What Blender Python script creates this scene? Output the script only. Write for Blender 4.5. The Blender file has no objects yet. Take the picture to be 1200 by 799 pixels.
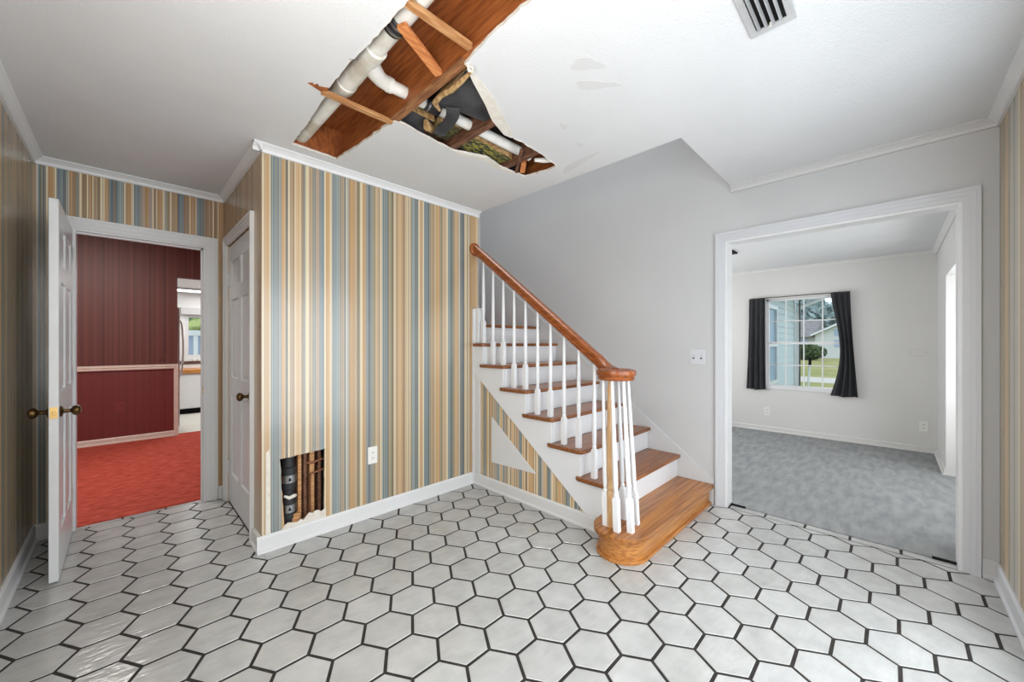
import bpy, bmesh, math, random
from mathutils import Vector, Matrix
from mathutils.geometry import tessellate_polygon
import mathutils.noise as mnoise
random.seed(7)
S = bpy.context.scene
COL = S.collection

# ---------------------------------------------------------------- camera, world, lights, exposure
cam_d = bpy.data.cameras.new('camera'); cam = bpy.data.objects.new('camera', cam_d); COL.objects.link(cam)
cam.location = (0, 0, 1.27)
cam.rotation_euler = (math.pi/2, 0, -math.atan2(.7103, .7039))
cam_d.sensor_width = 36; cam_d.sensor_fit = 'HORIZONTAL'
cam_d.lens = 36*449/1200; cam_d.shift_y = 3/1200; cam_d.clip_start = .02; cam_d.clip_end = 400
S.camera = cam
S.view_settings.view_transform = 'Standard'; S.view_settings.look = 'None'
S.view_settings.gamma = 1; S.view_settings.use_curve_mapping = False
S.view_settings.exposure = 0.7

W = bpy.data.worlds.new('world'); S.world = W; W.use_nodes = True
wn = W.node_tree.nodes; wl = W.node_tree.links; wn.clear()
wo = wn.new('ShaderNodeOutputWorld'); wb = wn.new('ShaderNodeBackground')
wtc = wn.new('ShaderNodeTexCoord'); wnz = wn.new('ShaderNodeTexNoise'); wr = wn.new('ShaderNodeValToRGB')
wnz.inputs['Scale'].default_value = 2.2; wnz.inputs['Detail'].default_value = 6
wr.color_ramp.elements[0].position = .4; wr.color_ramp.elements[0].color = (.55, .70, .88, 1)
wr.color_ramp.elements[1].position = .62; wr.color_ramp.elements[1].color = (.92, .95, .98, 1)
wl.new(wtc.outputs['Generated'], wnz.inputs['Vector']); wl.new(wnz.outputs['Fac'], wr.inputs['Fac'])
wl.new(wr.outputs['Color'], wb.inputs['Color']); wb.inputs['Strength'].default_value = 1.2
wl.new(wb.outputs['Background'], wo.inputs['Surface'])

def area(name, loc, direction, sx, sy, power, color=(1, 1, 1)):
    d = bpy.data.lights.new(name, 'AREA'); d.shape = 'RECTANGLE'; d.size = sx; d.size_y = sy
    d.energy = power; d.color = color
    o = bpy.data.objects.new(name, d); COL.objects.link(o); o.location = loc
    o.rotation_euler = Vector(direction).to_track_quat('-Z', 'Z').to_euler()
    return o
# daylight through the glazed front door in the right-hand wall, beside the camera
area('front_door_daylight', (1.5, -.37, 1.02), (0, 1, .0), 2.0, 1.75, 24, (.965, .985, 1))
# added fill light in front of the solid left-hand wall, no opening there
area('side_fill', (-.37, .75, 1.15), (1, .25, .3), 1.1, 1.6, 22, (.965, .985, 1))
# upstairs daylight falling into the stairwell
area('stairwell_daylight', (2.8, 2.3, 4.9), (0, -.05, -1), .9, 2.4, 26, (1, 1, 1))
# living room: bay window daylight, and an added fill from the windowless left end
area('bay_window_daylight', (4.6, -.98, 1.2), (0, 1, .1), 1.5, 1.3, 15, (1, 1, 1))
area('living_left_fill', (4.9, 3.1, 1.3), (0, -1, .5), 2.2, 1.4, 36, (1, 1, .99))
# added fill light over the red dining room; kitchen ceiling lamp
area('dining_fill', (-.4, 5.2, 2.6), (0, 0.1, -1), .8, .8, 31, (1, .96, .9))
area('kitchen_lamp', (1.6, 8.4, 2.24), (0, 0, -1), 1.2, .5, 20, (1, .99, .97))
pl = bpy.data.lights.new('foyer_fill', 'POINT'); pl.energy = 23; pl.shadow_soft_size = .16; pl.color = (1, .985, .965)
po = bpy.data.objects.new('foyer_fill', pl); COL.objects.link(po); po.location = (.12, .62, 1.85)      # added fill to lift the left ceiling and alcove, no fixture here

# ---------------------------------------------------------------- helpers
def lin(c):
    return tuple(((v/255)/12.92 if v/255 <= .04045 else ((v/255+.055)/1.055)**2.4) for v in c) + (1,)

class B:
    def __init__(s): s.bm = bmesh.new(); s.mi = 0
    def face(s, vs):
        try:
            f = s.bm.faces.new(vs); f.material_index = s.mi; return f
        except ValueError: return None
    def box(s, x0, x1, y0, y1, z0, z1):
        v = [s.bm.verts.new(p) for p in ((x0,y0,z0),(x1,y0,z0),(x1,y1,z0),(x0,y1,z0),(x0,y0,z1),(x1,y0,z1),(x1,y1,z1),(x0,y1,z1))]
        for f in ((3,2,1,0),(4,5,6,7),(0,1,5,4),(1,2,6,5),(2,3,7,6),(3,0,4,7)): s.face([v[i] for i in f])
        return s
    def ring(s, c, ax, r, n, up=None, sq=None):
        ax = Vector(ax).normalized(); u = ax.orthogonal().normalized() if up is None else (Vector(up)-ax*Vector(up).dot(ax)).normalized()
        w = ax.cross(u)
        return [s.bm.verts.new(Vector(c)+u*math.cos(2*math.pi*i/n)*r+w*math.sin(2*math.pi*i/n)*r) for i in range(n)]
    def tube(s, pts, rad, n=12, caps=True, up=None):
        pts = [Vector(p) for p in pts]
        if not isinstance(rad, (list, tuple)): rad = [rad]*len(pts)
        rs = []
        for i, p in enumerate(pts):
            if i == 0: ax = pts[1]-p
            elif i == len(pts)-1: ax = p-pts[-2]
            else: ax = (pts[i+1]-p).normalized()+(p-pts[i-1]).normalized()
            if up is None:
                a = pts[-1]-pts[0]; up = Vector((0,0,1)) if abs(a.normalized().z) < .8 else Vector((1,0,0))
            rs.append(s.ring(p, ax, rad[i], n, up))
        for a, b in zip(rs, rs[1:]):
            for i in range(n): s.face([a[i], a[(i+1)%n], b[(i+1)%n], b[i]])
        if caps: s.face(rs[0][::-1]); s.face(rs[-1])
        return s
    def lathe(s, c, prof, n=16, axis='z'):
        c = Vector(c); rs = []
        for r, h in prof:
            ring = []
            for i in range(n):
                a = 2*math.pi*i/n; q = (math.cos(a)*r, math.sin(a)*r)
                ring.append(s.bm.verts.new(c+Vector({'z': (q[0], q[1], h), 'x': (h, q[0], q[1]), 'y': (q[1], h, q[0])}[axis])))
            rs.append(ring)
        for a, b in zip(rs, rs[1:]):
            for i in range(n): s.face([a[i], a[(i+1)%n], b[(i+1)%n], b[i]])
        s.face(rs[0][::-1]); s.face(rs[-1]); return s
    def prism(s, loops, plane, a0, a1):
        if not isinstance(loops[0][0], (list, tuple)): loops = [loops]
        def P(p, a): return {'xy': (p[0], p[1], a), 'xz': (p[0], a, p[1]), 'yz': (a, p[0], p[1])}[plane]
        flat = [p for l in loops for p in l]
        A = [s.bm.verts.new(P(p, a0)) for p in flat]; C = [s.bm.verts.new(P(p, a1)) for p in flat]
        for t in tessellate_polygon([[Vector((p[0], p[1], 0)) for p in l] for l in loops]):
            s.face([A[i] for i in t]); s.face([C[i] for i in reversed(t)])
        k = 0
        for l in loops:
            n = len(l)
            for i in range(n): s.face([A[k+i], A[k+(i+1)%n], C[k+(i+1)%n], C[k+i]])
            k += n
        return s
    def sweep(s, pts, prof, side=None):
        """prof: list of (sideways, up) offsets, section kept vertical; pts: path"""
        pts = [Vector(p) for p in pts]; rs = []
        for i, p in enumerate(pts):
            a = pts[min(i+1, len(pts)-1)]-pts[max(i-1, 0)]
            h = Vector((a.x, a.y, 0)).normalized(); sd = Vector((h.y, -h.x, 0)); up = sd.cross(a.normalized())
            if up.z < 0: up = -up
            rs.append([s.bm.verts.new(p+sd*q[0]+up*q[1]) for q in prof])
        n = len(prof)
        for a, b in zip(rs, rs[1:]):
            for i in range(n): s.face([a[i], a[(i+1)%n], b[(i+1)%n], b[i]])
        s.face(rs[0][::-1]); s.face(rs[-1]); return s
    def build(s, name, mats, parent=None, bevel=0, smooth=False, seg=2):
        bmesh.ops.recalc_face_normals(s.bm, faces=s.bm.faces)
        me = bpy.data.meshes.new(name); s.bm.to_mesh(me); s.bm.free()
        if not isinstance(mats, (list, tuple)): mats = [mats]
        for m in mats: me.materials.append(m)
        if smooth:
            for p in me.polygons: p.use_smooth = True
            try: me.set_sharp_from_angle(angle=math.radians(38))
            except Exception: pass
        o = bpy.data.objects.new(name, me); COL.objects.link(o)
        if parent is not None: o.parent = parent
        if bevel:
            m = o.modifiers.new('bevel', 'BEVEL'); m.width = bevel; m.segments = seg; m.limit_method = 'ANGLE'; m.angle_limit = math.radians(40)
        return o
def box(name, dims, mat, parent=None, bevel=0): return B().box(*dims).build(name, mat, parent, bevel)
def tag(o, label, cat, group=None):
    o['label'] = label; o['category'] = cat
    if group: o['group'] = group
    return o
def st(o): o['kind'] = 'structure'; return o
def thing(name, label, cat, loc=(0,0,0), group=None):
    o = bpy.data.objects.new(name, None); COL.objects.link(o); o.location = loc; o.empty_display_size = .05
    return tag(o, label, cat, group)
def sthing(name):
    o = bpy.data.objects.new(name, None); COL.objects.link(o); o.empty_display_size = .05
    return st(o)

# ---------------------------------------------------------------- materials
def mat(name, col, rough=.5, metal=0, noise=None, bump=None, spec=.5, emit=None, coord='Object'):
    """noise=(scale, strength, col2[, stretch xyz]), bump=(scale, strength, distance[, stretch])"""
    m = bpy.data.materials.new(name); m.use_nodes = True; nt = m.node_tree; N = nt.nodes; L = nt.links
    p = N['Principled BSDF']; p.inputs['Roughness'].default_value = rough; p.inputs['Metallic'].default_value = metal
    p.inputs['Specular IOR Level'].default_value = spec
    c = lin(col); p.inputs['Base Color'].default_value = c
    if noise or bump: tc = N.new('ShaderNodeTexCoord')
    if noise:
        mp = N.new('ShaderNodeMapping'); mp.inputs['Scale'].default_value = noise[3] if len(noise) > 3 else (1, 1, 1)
        nz = N.new('ShaderNodeTexNoise'); nz.inputs['Scale'].default_value = noise[0]; nz.inputs['Detail'].default_value = 5
        rp = N.new('ShaderNodeValToRGB'); w = noise[1]
        rp.color_ramp.elements[0].position = .5-.25/w*.5 if w else .4; rp.color_ramp.elements[1].position = .5+.25/w*.5
        rp.color_ramp.elements[0].color = lin(noise[2]); rp.color_ramp.elements[1].color = c
        L.new(tc.outputs[coord], mp.inputs[0]); L.new(mp.outputs[0], nz.inputs[0]); L.new(nz.outputs[0], rp.inputs[0]); L.new(rp.outputs[0], p.inputs['Base Color'])
    if bump:
        mp = N.new('ShaderNodeMapping'); mp.inputs['Scale'].default_value = bump[3] if len(bump) > 3 else (1, 1, 1)
        nz = N.new('ShaderNodeTexNoise'); nz.inputs['Scale'].default_value = bump[0]; nz.inputs['Detail'].default_value = 4
        bp = N.new('ShaderNodeBump'); bp.inputs['Strength'].default_value = bump[1]; bp.inputs['Distance'].default_value = bump[2]
        L.new(tc.outputs[coord], mp.inputs[0]); L.new(mp.outputs[0], nz.inputs[0]); L.new(nz.outputs[0], bp.inputs['Height']); L.new(bp.outputs[0], p.inputs['Normal'])
    if emit:
        p.inputs['Emission Color'].default_value = c; p.inputs['Emission Strength'].default_value = emit
    return m
M = {}
M['gray'] = mat('gray_wall_paint', (190, 191, 192), .6, noise=(1.5, .5, (185, 186, 187)), bump=(60, .15, .002))
M['gray_skirt'] = mat('gray_skirt_paint', (193, 193, 193), .45)
M['ceil'] = mat('textured_ceiling_paint', (216, 217, 218), .8, noise=(3, .5, (211, 212, 213)), bump=(110, .5, .006))
M['patch'] = mat('ceiling_patch_plaster', (205, 205, 204), .8, bump=(60, .2, .002))
M['drywall'] = mat('torn_drywall', (226, 222, 214), .9, noise=(30, .6, (210, 202, 190)), bump=(90, .3, .003))
M['trim'] = mat('white_trim_paint', (220, 221, 222), .35, noise=(4, .5, (215, 216, 217)))
M['door'] = mat('white_door_paint', (216, 218, 220), .3, noise=(6, .6, (210, 212, 214)))
M['casing'] = mat('gray_white_casing', (198, 200, 204), .4)
M['living'] = mat('living_wall_paint', (214, 213, 211), .7, noise=(1.2, .5, (208, 207, 205)), bump=(60, .15, .002))
M['grout'] = mat('dark_grout', (46, 42, 39), .9, noise=(25, 1, (34, 31, 28)), bump=(150, .4, .003))
M['stairwood'] = mat('stained_oak_tread', (148, 90, 44), .28, noise=(9, 1.2, (104, 58, 26), (.4, 9, 9)), bump=(14, .12, .002, (.4, 12, 12)))
M['oak'] = mat('golden_oak_step', (172, 112, 54), .25, noise=(6, 1.2, (130, 78, 34), (.35, 9, 9)), bump=(12, .1, .002, (.4, 12, 12)))
M['oakside'] = mat('golden_oak_riser', (190, 130, 68), .3, noise=(6, 1.1, (156, 98, 46), (.5, 6, 14)), bump=(12, .1, .002, (1, 6, 12)))
M['rail'] = mat('reddish_oak_handrail', (154, 84, 36), .25, noise=(8, .9, (122, 62, 24), (6, 1, 6)))
M['newel'] = mat('pale_turned_newel', (206, 170, 126), .4, noise=(20, 1, (186, 146, 102), (5, 5, .5)))
M['baluster'] = mat('white_baluster_paint', (224, 226, 229), .35)
M['subfloor'] = mat('subfloor_plywood', (158, 88, 38), .6, noise=(7, .9, (120, 62, 24), (9, 1, 3)), bump=(20, .2, .003, (8, 1, 1)))
M['joist'] = mat('framing_timber', (166, 98, 48), .6, noise=(7, .9, (134, 72, 30), (8, 1, 8)), bump=(20, .2, .003, (8, 1, 8)))
M['striptimber'] = mat('worn_strip_timber', (156, 108, 68), .7, noise=(9, 1.2, (116, 72, 42), (9, 1, 9)))
M['joistold'] = mat('weathered_timber', (122, 82, 58), .7, noise=(12, 1.4, (82, 52, 36), (8, 1, 8)))
M['lightwood'] = mat('pale_timber_strip', (196, 150, 102), .6, noise=(9, 1.2, (162, 110, 66), (1, 9, 9)))
M['orangewood'] = mat('orange_timber_brace', (212, 140, 84), .6, noise=(9, 1.2, (182, 108, 60), (1, 9, 9)))
M['pvc'] = mat('white_pvc', (222, 220, 212), .4, noise=(7, 1.3, (186, 178, 162)))
M['pvc_clean'] = mat('clean_white_pvc', (232, 231, 226), .35, noise=(9, .8, (214, 211, 203)))
M['rubber'] = mat('black_rubber', (32, 33, 35), .5)
M['steel'] = mat('steel_band', (170, 172, 175), .3, 1)
M['paper'] = mat('black_insulation_paper', (66, 66, 68), .75, noise=(5, 1.3, (44, 44, 47)), bump=(18, .5, .01))
M['fibre'] = mat('tan_insulation_fibre', (192, 160, 112), .95, noise=(40, 1.3, (148, 112, 70)), bump=(80, .8, .01))
M['printed'] = mat('yellow_printed_black_paper', (150, 142, 66), .8, noise=(26, 2.4, (44, 46, 42), (1, 3, 1)), bump=(20, .5, .01))
M['olive'] = mat('olive_insulation', (104, 98, 58), .95, noise=(35, 1.4, (62, 58, 34)), bump=(60, .8, .01))
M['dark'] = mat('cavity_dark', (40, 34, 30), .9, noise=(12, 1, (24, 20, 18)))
M['brass'] = mat('aged_brass', (112, 86, 50), .3, .9, noise=(30, 1, (70, 52, 34)))
M['brassplate'] = mat('bright_brass', (206, 172, 110), .3, .8)
M['plastic'] = mat('white_plastic', (226, 225, 220), .35)
M['almond'] = mat('almond_plastic', (214, 206, 188), .35)
M['slot'] = mat('dark_slot', (26, 26, 26), .8, spec=.1)
M['ventmetal'] = mat('white_vent_metal', (186, 186, 186), .4, noise=(8, .8, (168, 168, 168)))
M['carpet'] = mat('blue_gray_carpet', (172, 174, 174), .95, noise=(5, .7, (148, 151, 152), (1, 3.5, 1)), bump=(170, 1, .012), spec=.1)
M['redcarpet'] = mat('red_carpet', (216, 100, 84), .95, noise=(12, .8, (188, 76, 62), (1, 2, 1)), bump=(200, 1, .012), spec=.1)
M['curtain'] = mat('charcoal_curtain', (50, 52, 54), .85, noise=(3, 1, (38, 40, 42), (1, 6, .6)), bump=(220, .3, .002))
M['kwhite'] = mat('kitchen_white', (232, 232, 232), .4)
M['kfloor'] = mat('kitchen_vinyl', (222, 220, 210), .4, noise=(6, .6, (212, 209, 198)))
M['counter'] = mat('orange_wood_edge', (200, 138, 74), .4, noise=(8, 1, (178, 116, 56), (1, 5, 5)))
M['brownledge'] = mat('brown_ledge', (92, 60, 46), .5)
M['siding'] = mat('pale_blue_siding', (190, 202, 206), .6)
M['siding2'] = mat('white_house_wall', (204, 206, 204), .7)
M['shingle'] = mat('gray_shingle', (136, 130, 128), .9, noise=(3, 1.2, (118, 112, 112)))
M['grass'] = mat('lawn', (140, 142, 88), .95, noise=(.5, 1, (160, 152, 104)), bump=(20, .8, .05), spec=.1)
M['concrete'] = mat('concrete_path', (186, 178, 168), .9)
M['leaf'] = mat('leaf_green', (92, 108, 66), .8, noise=(1.5, 1, (58, 74, 42)))
M['leafd'] = mat('haze_tinted_leaf', (150, 164, 162), .8, noise=(.4, 1, (124, 140, 140)))  # distance haze painted in as a paler, bluer leaf colour
M['palm'] = mat('palm_green', (170, 176, 110), .7, noise=(4, 1.6, (84, 98, 56)))
M['bark'] = mat('bark', (96, 78, 62), .9)
M['bluegl'] = mat('bluish_panel', (168, 178, 200), .4)
M['darkpost'] = mat('dark_metal_post', (74, 66, 60), .6)
M['redplate'] = mat('maroon_wall_plate', (128, 48, 48), .4)
M['pink'] = mat('pinkish_trim', (232, 218, 208), .5, noise=(20, .6, (222, 202, 190)))
M['valance'] = mat('gray_valance', (196, 196, 198), .7)
M['copper'] = mat('tarnished_copper', (128, 84, 60), .45, .7)
def lamp_mat():
    m = mat('lit_diffuser', (255, 254, 250), .5, emit=2.2); return m
M['lamp'] = lamp_mat()
def glass():
    m = bpy.data.materials.new('window_glass'); m.use_nodes = True; N = m.node_tree.nodes; L = m.node_tree.links; N.clear()
    o = N.new('ShaderNodeOutputMaterial'); t = N.new('ShaderNodeBsdfTransparent'); g = N.new('ShaderNodeBsdfGlossy'); x = N.new('ShaderNodeMixShader')
    t.inputs[0].default_value = (.95, .98, .98, 1); g.inputs['Roughness'].default_value = .12; x.inputs[0].default_value = .006
    L.new(t.outputs[0], x.inputs[1]); L.new(g.outputs[0], x.inputs[2]); L.new(x.outputs[0], o.inputs[0]); return m
M['glass'] = glass()

# striped wallpaper: a print of vertical bands, (position in metres, colour) along one wall axis
PAL = dict(C=(216,198,160), O=(192,148,92), o=(200,162,114), B=(108,126,134), T=(126,144,146), S=(98,107,110), s=(134,134,124), V=(146,134,100),
           N=(152,118,82), n=(174,144,106), M=(160,140,124), G=(180,174,158), D=(92,84,66), P=(206,184,144))
PALD = dict(C=(228,208,168), O=(186,138,80), o=(200,160,108), B=(108,128,138), T=(128,150,152), S=(98,108,110), s=(136,138,130), V=(146,134,98),
           N=(152,112,72), n=(176,142,102), M=(164,140,124), G=(196,192,178), D=(92,80,60), P=(216,192,150))
def wallpaper(name, seq, axis, pal=PAL):
    m = bpy.data.materials.new(name); m.use_nodes = True; nt = m.node_tree; N = nt.nodes; L = nt.links
    p = N['Principled BSDF']; p.inputs['Roughness'].default_value = .27; p.inputs['Specular IOR Level'].default_value = .9
    tc = N.new('ShaderNodeTexCoord'); sp = N.new('ShaderNodeSeparateXYZ'); L.new(tc.outputs['Object'], sp.inputs[0])
    src = sp.outputs[axis]
    x0 = seq[0][0]; x1 = seq[-1][0]
    sub = N.new('ShaderNodeMath'); sub.operation = 'SUBTRACT'; L.new(src, sub.inputs[0]); sub.inputs[1].default_value = x0
    md = N.new('ShaderNodeMath'); md.operation = 'WRAP'; md.inputs[1].default_value = x1-x0; md.inputs[2].default_value = 0
    L.new(sub.outputs[0], md.inputs[0]); pos = md.outputs[0]
    chunks = [seq[i:i+28] for i in range(0, len(seq)-1, 28)]
    prev = None
    for i, ch in enumerate(chunks):
        a = ch[0][0]-x0; b = (seq[min(i*28+28, len(seq)-1)][0])-x0
        mr = N.new('ShaderNodeMapRange'); mr.inputs[1].default_value = a; mr.inputs[2].default_value = b
        L.new(pos, mr.inputs[0])
        r = N.new('ShaderNodeValToRGB'); cr = r.color_ramp; cr.interpolation = 'CONSTANT'
        first = True
        for q, c in ch:
            if c is None: continue
            t = (q-x0-a)/(b-a)
            if first: e = cr.elements[0]; e.position = 0; first = False
            else: e = cr.elements.new(min(t, .9995))
            k_ = pal[c]; g_ = sum(k_)/3; e.color = lin(tuple(v+(g_-v)*.16 for v in k_))
        cr.elements.remove(cr.elements[len(cr.elements)-1]) if cr.elements[len(cr.elements)-1].position >= .9999 else None
        L.new(mr.outputs[0], r.inputs[0])
        if prev is None: prev = r.outputs[0]
        else:
            gt = N.new('ShaderNodeMath'); gt.operation = 'GREATER_THAN'; L.new(pos, gt.inputs[0]); gt.inputs[1].default_value = a
            mx = N.new('ShaderNodeMix'); mx.data_type = 'RGBA'; L.new(gt.outputs[0], mx.inputs[0]); L.new(prev, mx.inputs[6]); L.new(r.outputs[0], mx.inputs[7]); prev = mx.outputs[2]
    # thin printed pin-lines, constant along the height
    cb = N.new('ShaderNodeCombineXYZ'); L.new(src, cb.inputs[0])
    nz = N.new('ShaderNodeTexNoise'); nz.inputs['Scale'].default_value = 95; nz.inputs['Detail'].default_value = 2; L.new(cb.outputs[0], nz.inputs[0])
    mr = N.new('ShaderNodeMapRange'); mr.inputs[1].default_value = .3; mr.inputs[2].default_value = .7; mr.inputs[3].default_value = .84; mr.inputs[4].default_value = 1.14
    L.new(nz.outputs[0], mr.inputs[0])
    mul = N.new('ShaderNodeMix'); mul.data_type = 'RGBA'; mul.blend_type = 'MULTIPLY'; mul.inputs[0].default_value = 1
    cc = N.new('ShaderNodeCombineColor')
    for k in range(3): L.new(mr.outputs[0], cc.inputs[k])
    for sc_, lo, hi, f_, col_ in ((150, .56, .62, .42, (120, 118, 108)), (190, .58, .64, .45, (228, 216, 190)), (120, .60, .66, .35, (146, 156, 158))):
        n3 = N.new('ShaderNodeTexNoise'); n3.inputs['Scale'].default_value = sc_; n3.inputs['Detail'].default_value = 0
        ad = N.new('ShaderNodeVectorMath'); ad.operation = 'ADD'; ad.inputs[1].default_value = (0, sc_, 0); L.new(cb.outputs[0], ad.inputs[0]); L.new(ad.outputs[0], n3.inputs[0])
        m3 = N.new('ShaderNodeMapRange'); m3.inputs[1].default_value = lo; m3.inputs[2].default_value = hi; m3.inputs[4].default_value = f_; L.new(n3.outputs[0], m3.inputs[0])
        x3 = N.new('ShaderNodeMix'); x3.data_type = 'RGBA'; L.new(m3.outputs[0], x3.inputs[0]); L.new(prev, x3.inputs[6]); x3.inputs[7].default_value = lin(col_); prev = x3.outputs[2]
    L.new(prev, mul.inputs[6]); L.new(cc.outputs[0], mul.inputs[7]); L.new(mul.outputs[2], p.inputs['Base Color'])
    bz = N.new('ShaderNodeTexNoise'); bz.inputs['Scale'].default_value = 6; L.new(tc.outputs['Object'], bz.inputs[0])
    bp = N.new('ShaderNodeBump'); bp.inputs['Strength'].default_value = .25; bp.inputs['Distance'].default_value = .012
    L.new(bz.outputs[0], bp.inputs['Height']); L.new(bp.outputs[0], p.inputs['Normal'])
    return m
U = (.7039, .7103)
def px2X(px, Y):                                    # used only to convert measured band positions to metres on the printed paper
    u = (px-600)/449; return (u*U[0]+U[1])*Y/(-u*U[1]+U[0])
Dpx = [(12,'G'),(22,'T'),(30,'S'),(40,'V'),(50,'S'),(72,'C'),(84,'O'),(122,'C'),(136,'B'),(178,'S'),(190,'V'),(194,'B'),(200,'T'),(208,'C'),(213,'O'),(235,'N'),(252,'V'),(262,'T'),(272,'O'),(276,'C'),
  (290,'N'),(300,'V'),(306,'N'),(322,'C'),(328,'O'),(355,'C'),(362,'n'),(385,'V'),(392,'N'),(405,'C'),(430,'O'),(458,'B'),(470,'S'),(490,'N'),(496,'S'),(505,'B'),(515,'T'),(545,'D'),(548,'C'),(560,'O'),
  (595,'C'),(607,'B'),(642,'O'),(646,'T'),(655,'M'),(668,'O'),(700,'M'),(722,'C'),(730,'N'),(745,'C'),(750,'O'),(785,'C'),(797,'T'),(807,'V'),(815,'N'),(828,'C'),(842,'n'),(855,'O'),(875,'S'),(888,'B'),
  (915,'N'),(948,'C'),(956,'O'),(985,'C'),(993,'B'),(1018,'S'),(1043,'N'),(1068,'O'),(1076,'N'),(1090,'C'),(1100,'N'),(1120,'C'),(1127,'O'),(1155,'N'),(1166,'D'),(1170,'n'),(1180,None)]
Dseq = [(px2X(40+q/5.217, 3.93), c) for q, c in Dpx]
Apx = [(30,'C'),(60,'O'),(135,'C'),(160,'S'),(185,'B'),(230,'s'),(250,'B'),(290,'M'),(310,'T'),(330,'O'),(385,'M'),(405,'D'),(425,'G'),(440,'P'),(465,'N'),(490,'n'),(510,'N'),(535,'C'),(550,'o'),(615,'P'),(640,'N'),(665,'s'),(700,'C'),(755,'n'),(815,'s'),(865,'n'),(880,'M'),(930,'B'),(1000,'C'),(1020,'O'),(1085,'C'),(1118,'B')]
Apx2 = [(120,'T'),(150,'s'),(200,'n'),(240,'S'),(265,'G'),(310,'N'),(340,'O'),(400,'n'),(450,'D'),(465,'V'),(490,'C'),(525,'O'),(580,'s'),(600,'B'),(625,'S'),(650,'s'),(690,'V'),(730,'o'),(760,'n'),(805,'C'),(830,'T'),(850,'S'),(880,'B'),(905,'S'),(930,'V'),(985,'D'),(1000,'n'),(1020,'C'),(1045,'N'),(1070,'o'),(1150,'N'),(1175,'n')]
Apx3 = [(0,'P'),(45,'N'),(60,'C'),(80,'D'),(95,'s'),(110,'T'),(150,'S'),(200,'C'),(225,'O'),(265,'C'),(290,'B'),(345,'S'),(375,'V'),(400,'n'),(435,'N'),(450,'P'),(470,'O'),(540,'V'),(580,'o'),(630,'C'),(665,'T'),(690,'S'),(740,'V'),(765,'o'),(825,'G'),(855,'S'),(918,'P'),(965,'D'),(975,'P'),(1000,'N'),(1020,'O'),(1110,'C'),(1130,'N'),(1175,None)]
Aseq = [(px2X(305+q/13.31, 2.72), c) for q, c in Apx]+[(px2X(385+q/13.31, 2.72), c) for q, c in Apx2]+[(px2X(475+q/13.31, 2.72), c) for q, c in Apx3]
M['paperA'] = wallpaper('striped_wallpaper_main', Aseq, 'X')
M['paperD'] = wallpaper('striped_wallpaper_doorway', Dseq, 'X', PALD)
def shift(seq, d): return [(q+d, c) for q, c in seq]
M['paperY'] = wallpaper('striped_wallpaper_side', [(q+.12, {'C':'P','B':'s','S':'V','T':'s','s':'n','M':'s','G':'n','D':'N'}.get(c, c)) for q, c in Dseq], 'Y')
M['paperC'] = wallpaper('striped_wallpaper_closet', [(q, {'C':'P','B':'V','S':'N','T':'n','s':'V','M':'N','G':'n'}.get(c, c)) for q, c in Dseq], 'Y', PALD)
M['paperU'] = wallpaper('striped_wallpaper_under_stair', [(q*.72+.4, c) for q, c in Aseq], 'Y', {k: tuple(min(255, v*1.1+6) for v in c) for k, c in PAL.items()})
M['paperR'] = wallpaper('striped_wallpaper_right', [(2.2,'O'),(2.5,'s'),(2.7,'n'),(2.835,'C'),(2.865,'G'),(2.93,'s'),(2.96,'G'),(3.03,'V'),(3.08,'o'),(3.15,'V'),(3.2,'n'),(3.25,'V'),(3.3,None)], 'X')
# maroon paper with thin stripes
def maroon(lo, hi, name):
    m = mat(name, hi, .5); N = m.node_tree.nodes; L = m.node_tree.links; p = N['Principled BSDF']
    tc = N.new('ShaderNodeTexCoord'); sp = N.new('ShaderNodeSeparateXYZ'); cb = N.new('ShaderNodeCombineXYZ'); nz = N.new('ShaderNodeTexNoise'); nz.inputs['Scale'].default_value = 28; nz.inputs['Detail'].default_value = 3
    r = N.new('ShaderNodeValToRGB'); r.color_ramp.elements[0].position = .38; r.color_ramp.elements[0].color = lin(lo); r.color_ramp.elements[1].position = .66; r.color_ramp.elements[1].color = lin(hi)
    L.new(tc.outputs['Object'], sp.inputs[0]); L.new(sp.outputs['X'], cb.inputs[0]); L.new(cb.outputs[0], nz.inputs[0]); L.new(nz.outputs[0], r.inputs[0]); L.new(r.outputs[0], p.inputs['Base Color'])
    return m
M['maroon'] = maroon((82, 37, 33), (120, 60, 52), 'maroon_striped_paper')
M['maroon2'] = maroon((110, 42, 41), (122, 48, 46), 'maroon_dado_paper')

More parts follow.
